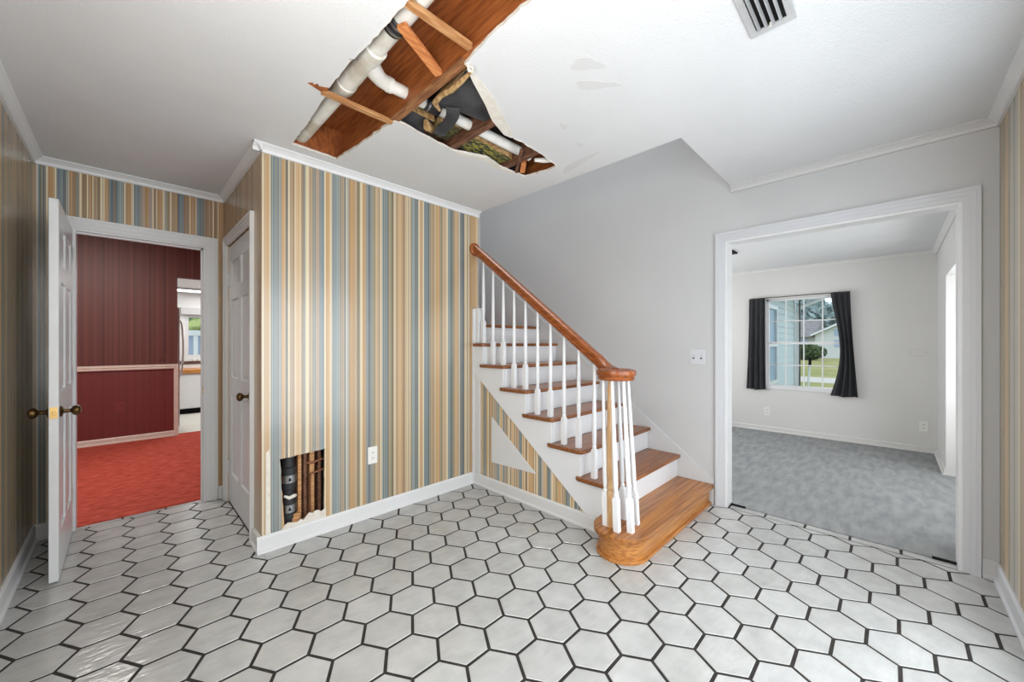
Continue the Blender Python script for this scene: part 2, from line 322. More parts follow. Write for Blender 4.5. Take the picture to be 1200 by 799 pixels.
# glazed tile
def tilemat():
    m = bpy.data.materials.new('glazed_hexagon_tile'); m.use_nodes = True; N = m.node_tree.nodes; L = m.node_tree.links; p = N['Principled BSDF']
    tc = N.new('ShaderNodeTexCoord'); oi = N.new('ShaderNodeObjectInfo')
    geo = N.new('ShaderNodeNewGeometry')
    nz = N.new('ShaderNodeTexNoise'); nz.inputs['Scale'].default_value = 9; nz.inputs['Detail'].default_value = 5
    r = N.new('ShaderNodeValToRGB'); r.color_ramp.elements[0].position = .3; r.color_ramp.elements[0].color = lin((174, 175, 174)); r.color_ramp.elements[1].position = .7; r.color_ramp.elements[1].color = lin((190, 191, 190))
    L.new(geo.outputs['Position'], nz.inputs[0]); L.new(nz.outputs[0], r.inputs[0])
    rr = N.new('ShaderNodeValToRGB'); rr.color_ramp.elements[0].color = (.91, .905, .89, 1); rr.color_ramp.elements[1].color = (1, 1, 1, 1)
    L.new(oi.outputs['Random'], rr.inputs[0])
    mu = N.new('ShaderNodeMix'); mu.data_type = 'RGBA'; mu.blend_type = 'MULTIPLY'; mu.inputs[0].default_value = 1
    L.new(r.outputs[0], mu.inputs[6]); L.new(rr.outputs[0], mu.inputs[7]); L.new(mu.outputs[2], p.inputs['Base Color'])
    p.inputs['Roughness'].default_value = .16; p.inputs['Specular IOR Level'].default_value = .65
    mp = N.new('ShaderNodeMapping'); mp.inputs['Scale'].default_value = (3, 9, 1); mp.inputs['Rotation'].default_value = (0, 0, .5)
    n2 = N.new('ShaderNodeTexNoise'); n2.inputs['Scale'].default_value = 3.2; n2.inputs['Detail'].default_value = 4
    L.new(geo.outputs['Position'], mp.inputs[0]); L.new(mp.outputs[0], n2.inputs[0])
    bp = N.new('ShaderNodeBump'); bp.inputs['Strength'].default_value = .35; bp.inputs['Distance'].default_value = .012
    L.new(n2.outputs[0], bp.inputs['Height']); L.new(bp.outputs[0], p.inputs['Normal'])
    return m
M['tile'] = tilemat()

# ---------------------------------------------------------------- dimensions
XL, XG, YR, YA, YD, XC, XU, HC = -.42, 3.29, -.41, 2.72, 3.93, .58, 2.245, 2.48
XE = 2.30                                     # stairwell edge

# ---------------------------------------------------------------- floors
floor = st(box('floor', (XL-.1, XG+.13, YR-.1, YD+.12, -.12, -.0022), M['grout']))
def clip(poly, a, b, c):                      # keep a*x+b*y<=c
    out = []
    for i in range(len(poly)):
        p, q = poly[i], poly[(i+1)%len(poly)]; dp = a*p[0]+b*p[1]-c; dq = a*q[0]+b*q[1]-c
        if dp <= 0: out.append(p)
        if dp*dq < 0: t = dp/(dp-dq); out.append((p[0]+(q[0]-p[0])*t, p[1]+(q[1]-p[1])*t))
    return out
def area2(p): return abs(sum(p[i][0]*p[(i+1)%len(p)][1]-p[(i+1)%len(p)][0]*p[i][1] for i in range(len(p))))/2 if len(p) > 2 else 0
CA, CB = .1801, .2020
g = .0058
def hexpoly(w=CA, h=CB, g=.0058):
    a = w*2/3; hh = h/2-g
    return [(-a+g*1.15, 0), (-a/2+g*.58, -hh), (a/2-g*.58, -hh), (a-g*1.15, 0), (a/2-g*.58, hh), (-a/2+g*.58, hh)]
def tilemesh(polys):
    b = B()
    for poly in polys:
        n = len(poly); cx = sum(p[0] for p in poly)/n; cy = sum(p[1] for p in poly)/n
        def ins(d): 
            r = []
            for x, y in poly:
                l = math.hypot(x-cx, y-cy); k = max(0, 1-d/l) if l else 1; r.append((cx+(x-cx)*k, cy+(y-cy)*k))
            return r
        rings = [[b.bm.verts.new((x, y, z)) for x, y in r] for r, z in ((poly, -.008), (poly, -.003), (ins(.0025), 0))]
        for r0, r1 in zip(rings, rings[1:]):
            for i in range(n): b.face([r0[i], r0[(i+1)%n], r1[(i+1)%n], r1[i]])
        b.face(rings[-1])
    return b
hexme = None; ntile = 0
for i in range(-12, 16):
    for j in range(-12, 18):
        cx = 1.1865+i*CA; cy = 1.1888+(j+(.5 if i % 2 else 0))*CB
        d = cx*U[1]+cy*U[0]; rgt = cx*U[0]-cy*U[1]
        if d < 1.22 or abs(rgt) > d*1.40+.22: continue          # never in view of the photo
        poly = [(cx+x, cy+y) for x, y in hexpoly()]
        if cx > XU+.12 and cy > 1.18: continue                  # under the stairs
        pa = clip(clip(poly, 1, 0, XC+.004), 0, 1, YD+.02)
        pb = clip(clip(poly, -1, 0, -(XC+.004)), 0, 1, YA-.001)
        ps = []
        whole = (cy+.12 < YA-.002 or cx+.14 < XC)
        cand = [poly] if whole else [pa, pb]
        for q in cand:
            q = clip(clip(clip(clip(q, -1, 0, -(XL+.014)), 1, 0, XG-.004), 0, -1, -(YR+.014)), 0, 1, YD+.02)
            if area2(q) > .0006: ps.append(q)
        if not ps: continue
        full = len(ps) == 1 and abs(area2(ps[0])-area2(poly)) < 1e-6
        if full:
            if hexme is None:
                o = tilemesh([hexpoly()]).build('tile', M['tile'], floor); hexme = o.data
            else:
                o = bpy.data.objects.new('tile', hexme); COL.objects.link(o); o.parent = floor
            o.location = (cx, cy, random.uniform(-.0006, .0003)); o.rotation_euler = (random.uniform(-.004, .004), random.uniform(-.004, .004), random.uniform(-.006, .006))
        else:
            o = tilemesh([[(x-cx, y-cy) for x, y in q] for q in ps]).build('tile', M['tile'], floor); o.location = (cx, cy, 0)
        ntile += 1
# border tiles in the two doorways
y = -.27
while y < .90:
    y1 = min(y+.235, .905)
    o = tilemesh([[(XG+.008, y), (XG+.07, y), (XG+.07, y1-.012), (XG+.008, y1-.012)]]).build('tile', M['tile'], floor); y += .235
x = -.245
while x < .45:
    x1 = min(x+.235, .455)
    tilemesh([[(x, YD+.03), (x1-.01, YD+.03), (x1-.01, YD+.06), (x, YD+.06)]]).build('tile', M['tile'], floor); x += .235
print('tiles', ntile)
st(box('floor_living', (XG+.075, 6.56, -1.05, 3.25, -.12, .006), M['carpet']))
st(box('floor_dining', (-2.6, 2.2, YD+.065, 7.12, -.12, .006), M['redcarpet']))
st(box('floor_kitchen', (-.6, 3.2, 7.12, 9.8, -.12, .0), M['kfloor']))
tag(box('carpet_strip', (XG+.062, XG+.08, -.27, -.17, .001, .012), M['slot']), 'dark metal carpet gripper end at right casing foot', 'strip')
tag(box('carpet_strip', (XG+.062, XG+.08, .80, .90, .001, .012), M['slot']), 'dark metal carpet gripper end at left casing foot beside the stairs', 'strip')

# ---------------------------------------------------------------- walls
T = .11
st(box('wall_left', (XL-T, XL, YR-.1, YD, 0, HC), M['paperY']))
st(B().prism([(XL-T, 0), (-.25, 0), (-.25, 2.05), (.455, 2.05), (.455, 0), (XC+.06, 0), (XC+.06, HC), (XL-T, HC)], 'xz', YD, YD+.10).build('wall_doorway', [M['paperD']]))
# closet wall (faces left) with the closet door opening
st(B().prism([(YA+.0005, 0), (2.965, 0), (2.965, 2.05), (3.80, 2.05), (3.80, 0), (YD, 0), (YD, HC), (YA+.0005, HC)], 'yz', XC, XC+.10).build('wall_closet', M['paperC']))
# main striped wall, with the ragged pipe hole
random.seed(3)
hole = []
def rag(p, q, n, amp):
    for k in range(n):
        t = k/n; hole.append((p[0]+(q[0]-p[0])*t+random.uniform(-amp, amp), p[1]+(q[1]-p[1])*t+random.uniform(-amp, amp)))
rag((.682, .545), (.945, .560), 8, .003); rag((.948, .560), (.944, .140), 10, .002); rag((.944, .140), (.815, .137), 5, .004); rag((.80, .125), (.715, .108), 4, .003); rag((.705, .10), (.682, .545), 12, .003)
wa = st(B().prism([[(XC+.001, 0), (XE, 0), (XE, HC), (XC+.001, HC)], hole[::-1]], 'xz', YA, YA+.014).build('wall_back', M['paperA']))
# exposed drywall rim inside the hole and chewed gypsum along its bottom
pz_ = [(.69, .101), (.955, .101), (.955, .165)]
for k in range(14): pz_.append((.944-k*.0182, (.150 if k < 7 else .132)+random.uniform(-.012, .012)))
b = B().prism(pz_, 'xz', YA-.0025, YA+.003)
b.build('torn_plaster', M['drywall'], wa)
B().prism([(.604, .10), (.630, .10), (.627, .30), (.629, .55), (.622, .62), (.606, .60)], 'xz', YA-.0012, YA).build('stripped_edge', M['drywall'], wa)
st(box('wall_back_core', (XE-.04, XE, YA+.015, 3.95, 0, 5.0), M['gray']))
# studs behind
st(B().prism([(YR-.1, 0), (YR-.1, 5.0), (3.95, 5.0), (3.95, 0), (.92, 0), (.92, 2.065), (-.28, 2.065), (-.28, 0)], 'yz', XG, XG+.11).build('wall_stair', M['gray']))
# right wall, with glazed front door opening beside the camera (out of the photo)
st(B().prism([(XL-T, 0), (.45, 0), (.45, 2.25), (2.6, 2.25), (2.6, 0), (XG, 0), (XG, HC), (XL-T, HC)], 'xz', YR-.11, YR).build('wall_right', M['paperR']))
fd = st(B().box(.45, 2.6, YR-.10, YR-.05, 0, .15).box(.45, .52, YR-.10, YR-.05, .15, 2.25).box(2.53, 2.6, YR-.10, YR-.05, .15, 2.25).box(1.5, 1.58, YR-.10, YR-.05, .15, 2.25).box(.52, 2.53, YR-.10, YR-.05, 2.18, 2.25).build('door_3', M['trim']))
box('pane', (.52, 2.53, YR-.08, YR-.075, .15, 2.18), M['glass'], fd)
# under-stair panel (wallpapered) and its gray-white triangle
SL = .746
def strz(y): return .10+SL*(y-1.505)
us = st(B().prism([(1.06, 0), (YA, 0), (YA, 1.0), (2.70, 1.0), (1.36, .0+.001)], 'yz', XU, XU+.02).build('wall_under_stair', M['paperU']))
B().prism([(2.4706, .634), (2.4706, .24), (1.959, .259)], 'yz', XU-.006, XU).build('triangle_panel', M['trim'], us, .001)
# stairwell shell
st(box('wall_landing', (XE, XG, 3.85, 3.95, 0, 5.0), M['gray']))
st(box('wall_stairwell', (XE-.1, XE, .78, YA, HC+.30, 5.0), M['gray']))
st(box('wall_stairwell_front', (XE, XG, .78, .88, HC+.30, 5.0), M['gray']))
st(box('ceiling_stairwell', (XE-.1, XG+.11, .78, 3.95, 5.0, 5.1), M['ceil']))

# ---------------------------------------------------------------- ceiling with the opened-up plumbing bay
raw = [(.706,2.585),(.979,2.592),(1.005,2.278),(1.021,2.004),(1.030,1.925),(1.069,1.915),(1.238,1.938),(1.460,1.955),(1.651,1.873),(1.836,1.907),(2.041,1.892),(2.08,1.72),(2.075,1.62),(1.868,1.586),(1.674,1.573),(1.547,1.588),(1.400,1.53),(1.276,1.448),(1.130,1.365),(1.066,1.320),(1.032,1.310),(1.020,1.224),(1.010,1.109),(1.007,.987),(1.005,.890),(1.0,.60),(.71,.60),(.708,1.187),(.70,1.215),(.698,1.367),(.688,1.551),(.678,1.648),(.678,1.842),(.674,1.91),(.592,1.925),(.690,1.96),(.703,2.259),(.707,2.483)]
random.seed(11)
holeC = []
for i, p in enumerate(raw):
    q = raw[(i+1)%len(raw)]; L_ = math.hypot(q[0]-p[0], q[1]-p[1]); n = max(1, int(L_/.028))
    for k in range(n):
        t = k/n; a = .0 if k == 0 else .004
        holeC.append((p[0]+(q[0]-p[0])*t+random.uniform(-a, a), p[1]+(q[1]-p[1])*t+random.uniform(-a, a)))
outline = [(XL-.1, YR-.1), (XG, YR-.1), (XG, .88), (XE, .88), (XE, YA+.014), (XC+.1, YA+.014), (XC+.1, YD+.1), (XL-.1, YD+.1)]
ceil = B().prism([outline, holeC[::-1]], 'xy', HC, HC+.013).build('ceiling', M['ceil']); st(ceil)
st(B().box(XE-.1, XE, .78, YA, HC+.013, HC+.30).box(XE-.1, XG, .78, .88, HC+.013, HC+.30).build('trim_11', M['ceil']))
# torn paper rim: thin uneven lip hanging a few millimetres below the drywall edge
b = B(); n = len(holeC)
for i in range(n):
    p = Vector(holeC[i]); q = Vector(holeC[(i+1)%n]); d = (q-p)
    if d.length < .002: continue
    d.normalize(); nrm = Vector((d.y, -d.x))
    mid = (p+q)/2
    # pick outward side = into the drywall
    wdt = random.uniform(.001, .007) if p.x > .72 else .002; dz = random.uniform(.0005, .004) if p.x > .72 else .001
    for s_ in (1, -1):
        pass
    o1 = p-nrm*wdt*.5; o2 = q-nrm*wdt*.5; i1 = p+nrm*wdt*.5; i2 = q+nrm*wdt*.5
    v = [b.bm.verts.new((a.x, a.y, z)) for a, z in ((o1, HC), (o2, HC), (i2, HC-dz), (i1, HC-dz), (o1, HC+.012), (o2, HC+.012), (i2, HC+.010), (i1, HC+.010))]
    for f in ((3,2,1,0),(4,5,6,7),(0,1,5,4),(1,2,6,5),(2,3,7,6),(3,0,4,7)): b.face([v[k] for k in f])
b.build('torn_edge', M['drywall'], ceil)
# wide scraped margin of bare gypsum along the far side of the small hole, curled flap of ceiling paper
b = B(); far = [(1.09,1.325),(1.17,1.35),(1.30,1.40),(1.42,1.47),(1.56,1.545),(1.60,1.588),(1.545,1.596),(1.400,1.54),(1.276,1.458),(1.130,1.375),(1.06,1.33)]
b.prism(far, 'xy', HC-.002, HC).build('scraped_plaster', M['drywall'], ceil)
b = B(); nearp = [(1.46,1.955),(1.55,1.935),(1.651,1.88),(1.836,1.91),(1.95,1.905),(1.93,1.925),(1.80,1.935),(1.66,1.912),(1.56,1.955),(1.50,1.972)]
b.prism(nearp, 'xy', HC-.0015, HC).build('scraped_plaster', M['drywall'], ceil)
B().tube([(1.04,1.30,HC-.004),(1.06,1.315,HC-.014),(1.07,1.30,HC-.02),(1.055,1.285,HC-.018),(1.045,1.30,HC-.008)], [.006,.008,.007,.006,.004], 6).build('paper_curl', M['drywall'], ceil)
def blob(cx, cy, rx, ry, rot, seed, name='patch'):
    random.seed(seed); pts = []
    for k in range(28):
        a = 2*math.pi*k/28; r = 1+.22*math.sin(3*a+seed)+random.uniform(-.04, .04)
        x, y = math.cos(a)*rx*r, math.sin(a)*ry*r; pts.append((cx+x*math.cos(rot)-y*math.sin(rot), cy+x*math.sin(rot)+y*math.cos(rot)))
    return B().prism(pts, 'xy', HC-.0008, HC).build(name, M['patch'], ceil)
blob(1.41, .94, .070, .036, -.75, 1); blob(1.55, .985, .10, .030, -.8, 2); blob(2.14, 1.50, .17, .03, 1.35, 4); blob(1.72, 1.30, .03, .018, .3, 6); blob(1.95, 1.35, .03, .015, 0, 5)

# crown mouldings
CP, CH = .045, .048
def crown_x(name, x0, x1, y, sgn, m=M['trim'], z=HC, p=CP, h=CH):      # along X, wall at y, room on side sgn
    prof = [(y, z), (y+sgn*p, z), (y+sgn*p, z-.008), (y+sgn*p*.75, z-.014), (y+sgn*p*.35, z-h*.62), (y+sgn*.012, z-h*.85), (y+sgn*.012, z-h), (y, z-h)]
    return st(B().prism(prof, 'yz', x0, x1).build(name, m))
def crown_y(name, y0, y1, x, sgn, m=M['trim'], z=HC, p=CP, h=CH):
    prof = [(x, z), (x+sgn*p, z), (x+sgn*p, z-.008), (x+sgn*p*.75, z-.014), (x+sgn*p*.35, z-h*.62), (x+sgn*.012, z-h*.85), (x+sgn*.012, z-h), (x, z-h)]
    return st(B().prism(prof, 'xz', y0, y1).build(name, m))
crown_y('trim_1', YR, YD, XL, 1); crown_x('trim_2', XL, XC, YD, -1); crown_y('trim_3', YA-CP+.001, YD, XC, -1)
crown_x('trim_4', XC-CP, XE, YA, -1); crown_y('trim_5', YR, .88, XG, -1, M['gray_skirt']); crown_x('trim_6', XL, XG, YR, 1)
# baseboards
def base_x(name, x0, x1, y, sgn, m=M['trim'], h=.10, z=0):
    prof = [(y, z), (y+sgn*.024, z), (y+sgn*.024, z+.012), (y+sgn*.014, z+.02), (y+sgn*.014, z+h-.012), (y+sgn*.006, z+h), (y, z+h)]
    return st(B().prism(prof, 'yz', x0, x1).build(name, m))
def base_y(name, y0, y1, x, sgn, m=M['trim'], h=.10, z=0):
    prof = [(x, z), (x+sgn*.024, z), (x+sgn*.024, z+.012), (x+sgn*.014, z+.02), (x+sgn*.014, z+h-.012), (x+sgn*.006, z+h), (x, z+h)]
    return st(B().prism(prof, 'xz', y0, y1).build(name, m))
base_y('baseboard_left', YR, YD, XL, 1); base_x('baseboard_doorway_left', XL, -.33, YD, -1); base_x('baseboard_doorway_right', .535, XC, YD, -1)
base_y('baseboard_closet', YA-.002, 2.895, XC, -1); base_x('baseboard_back', XC-.024, XU, YA, -1); base_y('baseboard_under_stair', 1.30, YA, XU, -1, h=.098)
base_x('baseboard_right', 2.6, XG, YR, 1, M['casing']); base_y('baseboard_stair', YR, -.35, XG, -1, M['gray_skirt'])
# casings: stepped profile
def casing(name, plane, w, a0, a1, top, cw, sgn, m):
    """opening from a0 to a1 along the wall, wall face at w, cw casing width"""
    b = B()
    for d, i0, i1 in ((.013, 0, cw*.38), (.018, cw*.38, cw*.74), (.024, cw*.74, cw)):
        loops = [(a0-i1, 0), (a0-i0, 0), (a0-i0, top+i0), (a1+i0, top+i0), (a1+i0, 0), (a1+i1, 0), (a1+i1, top+i1), (a0-i1, top+i1)]
        b.prism(loops, plane, w, w+sgn*d)
    return st(b.build(name, m))
casing('trim_7', 'xz', YD, -.25, .455, 2.05, .075, -1, M['trim'])
casing('trim_8', 'yz', XC, 2.965, 3.80, 2.05, .068, -1, M['trim'])
casing('trim_9', 'yz', XG, -.28, .92, 2.065, .066, -1, M['casing'])
def jamb(name, dimsl, m): 
    b = B(); [b.box(*d) for d in dimsl]; return st(b.build(name, m))
jamb('trim_10', [(-.25, -.237, YD-.003, YD+.105, 0, 2.037), (.442, .455, YD-.003, YD+.105, 0, 2.037), (-.25, .455, YD-.003, YD+.105, 2.037, 2.051), (.43, .442, YD+.035, YD+.06, 0, 2.037), (-.237, .442, YD+.035, YD+.06, 2.025, 2.037)], M['trim'])
jamb('trim_12', [(XG-.003, XG+.115, .905, .921, 0, 2.05), (XG-.003, XG+.115, -.281, -.265, 0, 2.05), (XG-.003, XG+.115, -.281, .921, 2.05, 2.066)], M['trim'])
# corner board where striped wall meets the stair
st(B().box(2.225, XE, YA-.022, YA, 0, 1.585).box(XU-.012, XU, 2.62, YA-.022, .098, 1.0).box(2.245, XE, 2.655, YA-.022, 1.275, 1.585).box(2.24, XE+.003, 2.65, YA, 1.575, 1.59).build('trim_13', M['trim'], bevel=.002))
# tall seam on the right wall corner
# ---------------------------------------------------------------- doors
def panel_door(name, w, h=2.03, t=.036):
    """local: hinge edge at y=0, door extends to -y... along +Y to w; thickness along X"""
    d = sthing(name)
    b = B(); sx = .105; 
    cols = [(sx, w/2-.05), (w/2+.05, w-sx)]; rows = [(.24, .86), (1.0, 1.60), (1.70, 1.90)]
    holes = [[(c0, r0), (c1, r0), (c1, r1), (c0, r1)] for c0, c1 in cols for r0, r1 in rows]
    b.prism([[(0, 0), (w, 0), (w, h), (0, h)]]+[hh[::-1] for hh in holes], 'yz', 0, t)
    o = b.build('door_leaf', M['door'], d, .003)
    for c0, c1 in cols:
        for r0, r1 in rows:
            q = B(); 
            for side in (0, 1):
                xs = t/2-.006 if side == 0 else t/2+.006; xo = .006 if side == 0 else t-.006
                a = [(c0, r0), (c1, r0), (c1, r1), (c0, r1)]; i_ = .035
                e = [(c0+i_, r0+i_), (c1-i_, r0+i_), (c1-i_, r1-i_), (c0+i_, r1-i_)]
                A = [q.bm.verts.new((xs, y, z)) for y, z in a]; E = [q.bm.verts.new((xo, y, z)) for y, z in e]
                for k in range(4): q.face([A[k], A[(k+1)%4], E[(k+1)%4], E[k]])
                q.face(E)
            q.build('door_panel', M['door'], d)
    return d
def knob(parent, x, y, z, sx, m=M['brass']):
    k = B().lathe((x, y, z), [(r, sx*h) for r, h in ((.030, 0), (.031, .004), (.026, .009), (.012, .012), (.010, .035), (.014, .040), (.024, .046), (.028, .056), (.027, .066), (.018, .074), (.004, .077))], 18, 'x')
    return k.build('door_knob', m, parent, smooth=True)
d1 = panel_door('door_1', .755)
d1.location = (-.285, 3.145, .008)
knob(d1, .036, .06, .895, 1); knob(d1, 0, .06, .895, -1)
B().box(.004, .032, -.0015, .001, .865, .925).build('latch_plate', M['brassplate'], d1)
B().box(.013, .023, -.008, .0, .885, .905).build('latch_bolt', M['brassplate'], d1, .002)
for z in (.2, 1.02, 1.82): B().tube([(.036, .757, z), (.036, .757, z+.09)], .006, 8).box(.030, .036, .73, .757, z, z+.09).build('hinge', M['trim'], d1)
d2 = panel_door('door_2', .83)
d2.location = (XC+.006, 2.9675, .01)
knob(d2, 0, .065, .91, -1)
for z in (.22, 1.72): B().tube([(-.008, .826, z), (-.008, .826, z+.1)], .0065, 8).box(-.003, .001, .80, .83, z, z+.1).build('hinge', M['trim'], d2)
b = B().box(XC+.05, XC+.07, 2.9, 3.9, 0, 2.1); st(b.build('wall_closet_inside', M['dark']))
# strike plate on right jamb
tag(box('strike_plate', (.4395, .442, YD+.005, YD+.03, .86, .93), M['brassplate']), 'small metal strike plate on right jamb of the dining doorway', 'plate')

# ---------------------------------------------------------------- staircase
sc = thing('staircase', 'white and oak staircase with volute handrail rising left behind striped wall', 'staircase', (2.13, 1.17, 0))
def sp(o): o.parent = sc; o.matrix_parent_inverse = Matrix.Translation((-2.13, -1.17, 0)); return o
RISE, RUN = .186, .2585
def tz(n): return RISE*n-.03
def ty(n): return 1.254+RUN*(n-2)
TT = .028
for n in range(2, 8):
    y = ty(n); z = tz(n); yb = y+RUN+.028
    e = 2.203
    if n < 7: pts = [(2.25, y), (XG-.016, y), (XG-.016, yb), (XU+.004, yb), (XU+.004, y+.335), (e+.012, y+.315), (e, y+.295), (e, y+.045), (e+.012, y+.012)]
    else: pts = [(2.25, y), (XG-.016, y), (XG-.016, yb), (XE+.004, yb), (XE+.004, YA-.002), (XU-.02, YA-.024), (e+.0, y+.14), (e, y+.045), (e+.012, y+.012)]
    sp(B().prism(pts, 'xy', z-TT, z).build('tread', M['stairwood'], bevel=.009, seg=3))
sp(B().box(XE+.002, XG-.016, ty(8), 3.85, tz(8)-.028, tz(8)).build('landing', M['stairwood'], bevel=.006))
for n in range(2, 9):
    y = ty(n)+.03; x0 = XU+.004 if n < 8 else XE+.004
    sp(box('riser', (x0, XG-.016, y, y+.018, tz(n-1) if n > 2 else .13, tz(n)-TT), M['baluster']))
# cove strips under treads
for n in range(2, 8): sp(box('cove_strip', (XU-.008, XG-.016, ty(n)+.018, ty(n)+.03, tz(n)-TT-.016, tz(n)-TT), M['baluster']))
# outer stringer
pts = [(YA-.024, strz(YA)), (YA-.024, tz(7)-TT)]
for n in range(7, 1, -1):
    y = ty(n)+.03
    if n == 7: pts.append((y, tz(7)-TT))
    else: pts += [(ty(n+1)+.03, tz(n)-TT), (y, tz(n)-TT)]
pts += [(ty(2)+.03, .002), (1.30, .002), (1.30, .098), (1.503, .0985)]
sp(B().prism(pts, 'yz', XU-.014, XU-.001).build('stringer', M['baluster'], bevel=.0015))
# wall skirt board
pts = [(1.0, .0), (1.0, .19), (3.84, .19+.76*(3.84-1.0)), (3.84, 1.0), (1.35, 0)]
sp(B().prism(pts, 'yz', XG-.014, XG-.001).build('skirt_board', M['gray_skirt'], bevel=.002))
# starting step with bullnose end
def bull(r, yf, yb, x1, cx=2.14, cy=1.17):
    p = [(x1, yf), (x1, yb), (cx+.12, yb)]
    for k in range(0, 17):
        a = math.radians(90+k*180/16); p.append((cx+math.cos(a)*r, cy+math.sin(a)*(cy-yf if a > math.pi else r)))
    return p
sp(B().prism(bull(.172, .998, 1.342, 3.272), 'xy', .158-.030, .158).build('starting_tread', M['oak'], bevel=.011, seg=3))
sp(B().prism(bull(.142, 1.028, 1.312, 3.262), 'xy', .018, .128).build('starting_block', M['oakside'], smooth=True))
sp(B().prism(bull(.158, 1.012, 1.328, 3.262), 'xy', 0, .020).build('shoe_moulding', M['oakside'], bevel=.008))
sp(B().prism(bull(.151, 1.019, 1.321, 3.262), 'xy', .112, .128).build('tread_cove', M['oakside'], bevel=.006))
# balusters
def baluster(p0, top, name='baluster'):
    """square block then turned, tapering shaft; p0 foot, top: Vector of the head"""
    b = B(); L = top[2]-p0[2]; h = .0165; dx = (top[0]-p0[0])/L; dy = (top[1]-p0[1])/L
    def sq(z, r):
        c = (p0[0]+dx*z, p0[1]+dy*z, p0[2]+z); return [b.bm.verts.new((c[0]+sx*r, c[1]+sy*r, c[2])) for sx, sy in ((-1,-1),(1,-1),(1,1),(-1,1))]
    rs = [sq(0, h), sq(.19, h), sq(.208, h*.55)]
    for a, c in zip(rs, rs[1:]):
        for i in range(4): b.face([a[i], a[(i+1)%4], c[(i+1)%4], c[i]])
    b.face(rs[0][::-1]); b.face(rs[-1])
    prof = [(.205, .010), (.212, .0145), (.222, .0145), (.228, .0105), (.24, .0135), (.30, .0155), (.42, .0148), (L*.8, .0108), (L, .0088)]
    b.tube([(p0[0]+dx*z, p0[1]+dy*z, p0[2]+z) for z, r in prof], [r for z, r in prof], 12, up=(1, 0, 0))
    return sp(b.build(name, M['baluster'], smooth=True))
XB = 2.275
def railz(y): return 1.156+.758*(y-1.425)
for k in range(10):
    y = 1.456+.129*k
    n = int((y-1.254)/RUN)+2
    baluster((XB, y, tz(n)), (XB, y, railz(y)-.025))
cb, ct = (2.14, 1.175), (2.115, 1.20)
for a in (133, 193, 243, 322, 20):
    a = math.radians(a); baluster((cb[0]+.094*math.cos(a), cb[1]+.094*math.sin(a), .158), (ct[0]+.078*math.cos(a), ct[1]+.078*math.sin(a), 1.052))
b = B().lathe((2.078, 1.216, 0), [(.022, .158), (.022, .36), (.015, .375), (.020, .39), (.020, .40), (.017, .42), (.022, .50), (.0195, .90), (.017, .97), (.020, .985), (.020, 1.0), (.014, 1.012), (.014, 1.055)], 16)
nw = sp(b.build('newel_post', M['newel'], smooth=True)); nw['label'] = 'pale bare-wood newel among the white balusters'
# volute cap
b = B().lathe((2.115, 1.20, 0), [(.098, 1.048), (.108, 1.050), (.112, 1.060), (.108, 1.070), (.117, 1.078), (.121, 1.092), (.118, 1.106), (.104, 1.113), (.09, 1.113), (.082, 1.105), (.07, 1.109), (.0, 1.110)][:-1]+[(.004, 1.110)], 40)
sp(b.build('volute_cap', M['rail'], smooth=True))
b = B(); RS = 1.12
prof = [(-.020, -.030), (.020, -.030), (.026, -.012), (.022, -.002), (.031, .008), (.029, .024), (.014, .034), (-.014, .034), (-.029, .024), (-.031, .008), (-.022, -.002), (-.026, -.012)]
prof = [(a*RS, c*RS) for a, c in prof]
path = [(XB-.02, 2.712, railz(2.712)), (XB-.005, 2.62, railz(2.62))]+[(XB, y, railz(y)) for y in (2.4, 2.1, 1.8, 1.55, 1.46)]+[(XB-.002, 1.42, railz(1.42)+.003), (XB-.010, 1.375, 1.118), (XB-.027, 1.33, 1.095), (XB-.060, 1.28, 1.084), (XB-.10, 1.24, 1.080)]
sp(b.sweep(path, prof).build('handrail', M['rail'], smooth=True))
sp(B().lathe((XB-.02, YA-.001, railz(2.712)), [(.058, 0), (.060, -.008), (.055, -.018), (.042, -.024), (.01, -.028)], 24, 'y').build('rail_rosette', M['rail'], smooth=True))

# ---------------------------------------------------------------- exposed framing above the ceiling
def framing(name, dims, m, label, cat='timber', group=None): return tag(box(name, dims, M[m], None, .003), label, cat, group)
ZB, ZT = HC+.014, 2.68
sf = sthing('ceiling_subfloor')
for k, (x0, x1) in enumerate(((.55, .70), (.70, .86), (.86, 1.02), (1.02, 1.25), (1.25, 1.47), (1.47, 1.70), (1.70, 1.93), (1.93, 2.19))): box('board', (x0+.0015, x1-.0015, .5, 2.62, ZT, ZT+.02), M['subfloor'], sf, .002)
def drilled(x0, x1, y0, y1, cy, cz, m, label):
    circ = [(cy+.0335*math.cos(-2*math.pi*k/16), cz+.0335*math.sin(-2*math.pi*k/16)) for k in range(16)]
    return tag(B().prism([[(y0, ZB), (y1, ZB), (y1, ZT-.001), (y0, ZT-.001)], circ], 'yz', x0, x1).build('joist', M[m]), label, 'timber')
drilled(1.012, 1.05, .5, 2.60, 1.7765, 2.559, 'joist', 'orange-brown floor joist along the right side of the pipe bay')
box('light_leak_cover', (.5, 2.25, .45, 2.7, ZT+.0205, ZT+.04), M['subfloor'], sf)  # unseen slab added to block sky light leaking between the boards
framing('joist', (.585, .623, .5, 2.60, ZB, ZT-.001), 'joist', 'floor joist on the left edge of the pipe bay behind the long white pipe')
drilled(1.425, 1.463, 1.2, 2.10, 1.7706, 2.5575, 'joistold', 'weathered joist crossing the small hole, nearer the pipe bay')
drilled(1.845, 1.883, 1.2, 2.10, 1.766, 2.555, 'joistold', 'weathered joist crossing the right tip of the small hole')
framing('header_board', (.55, 1.06, 2.601, 2.64, ZB, ZT-.001), 'subfloor', 'wood header closing the pipe bay above the striped wall')
framing('header_board', (1.885, 2.19, 1.98, 2.00, ZB, ZT-.001), 'dark', 'dark board closing the far side of the right tip of the small hole')
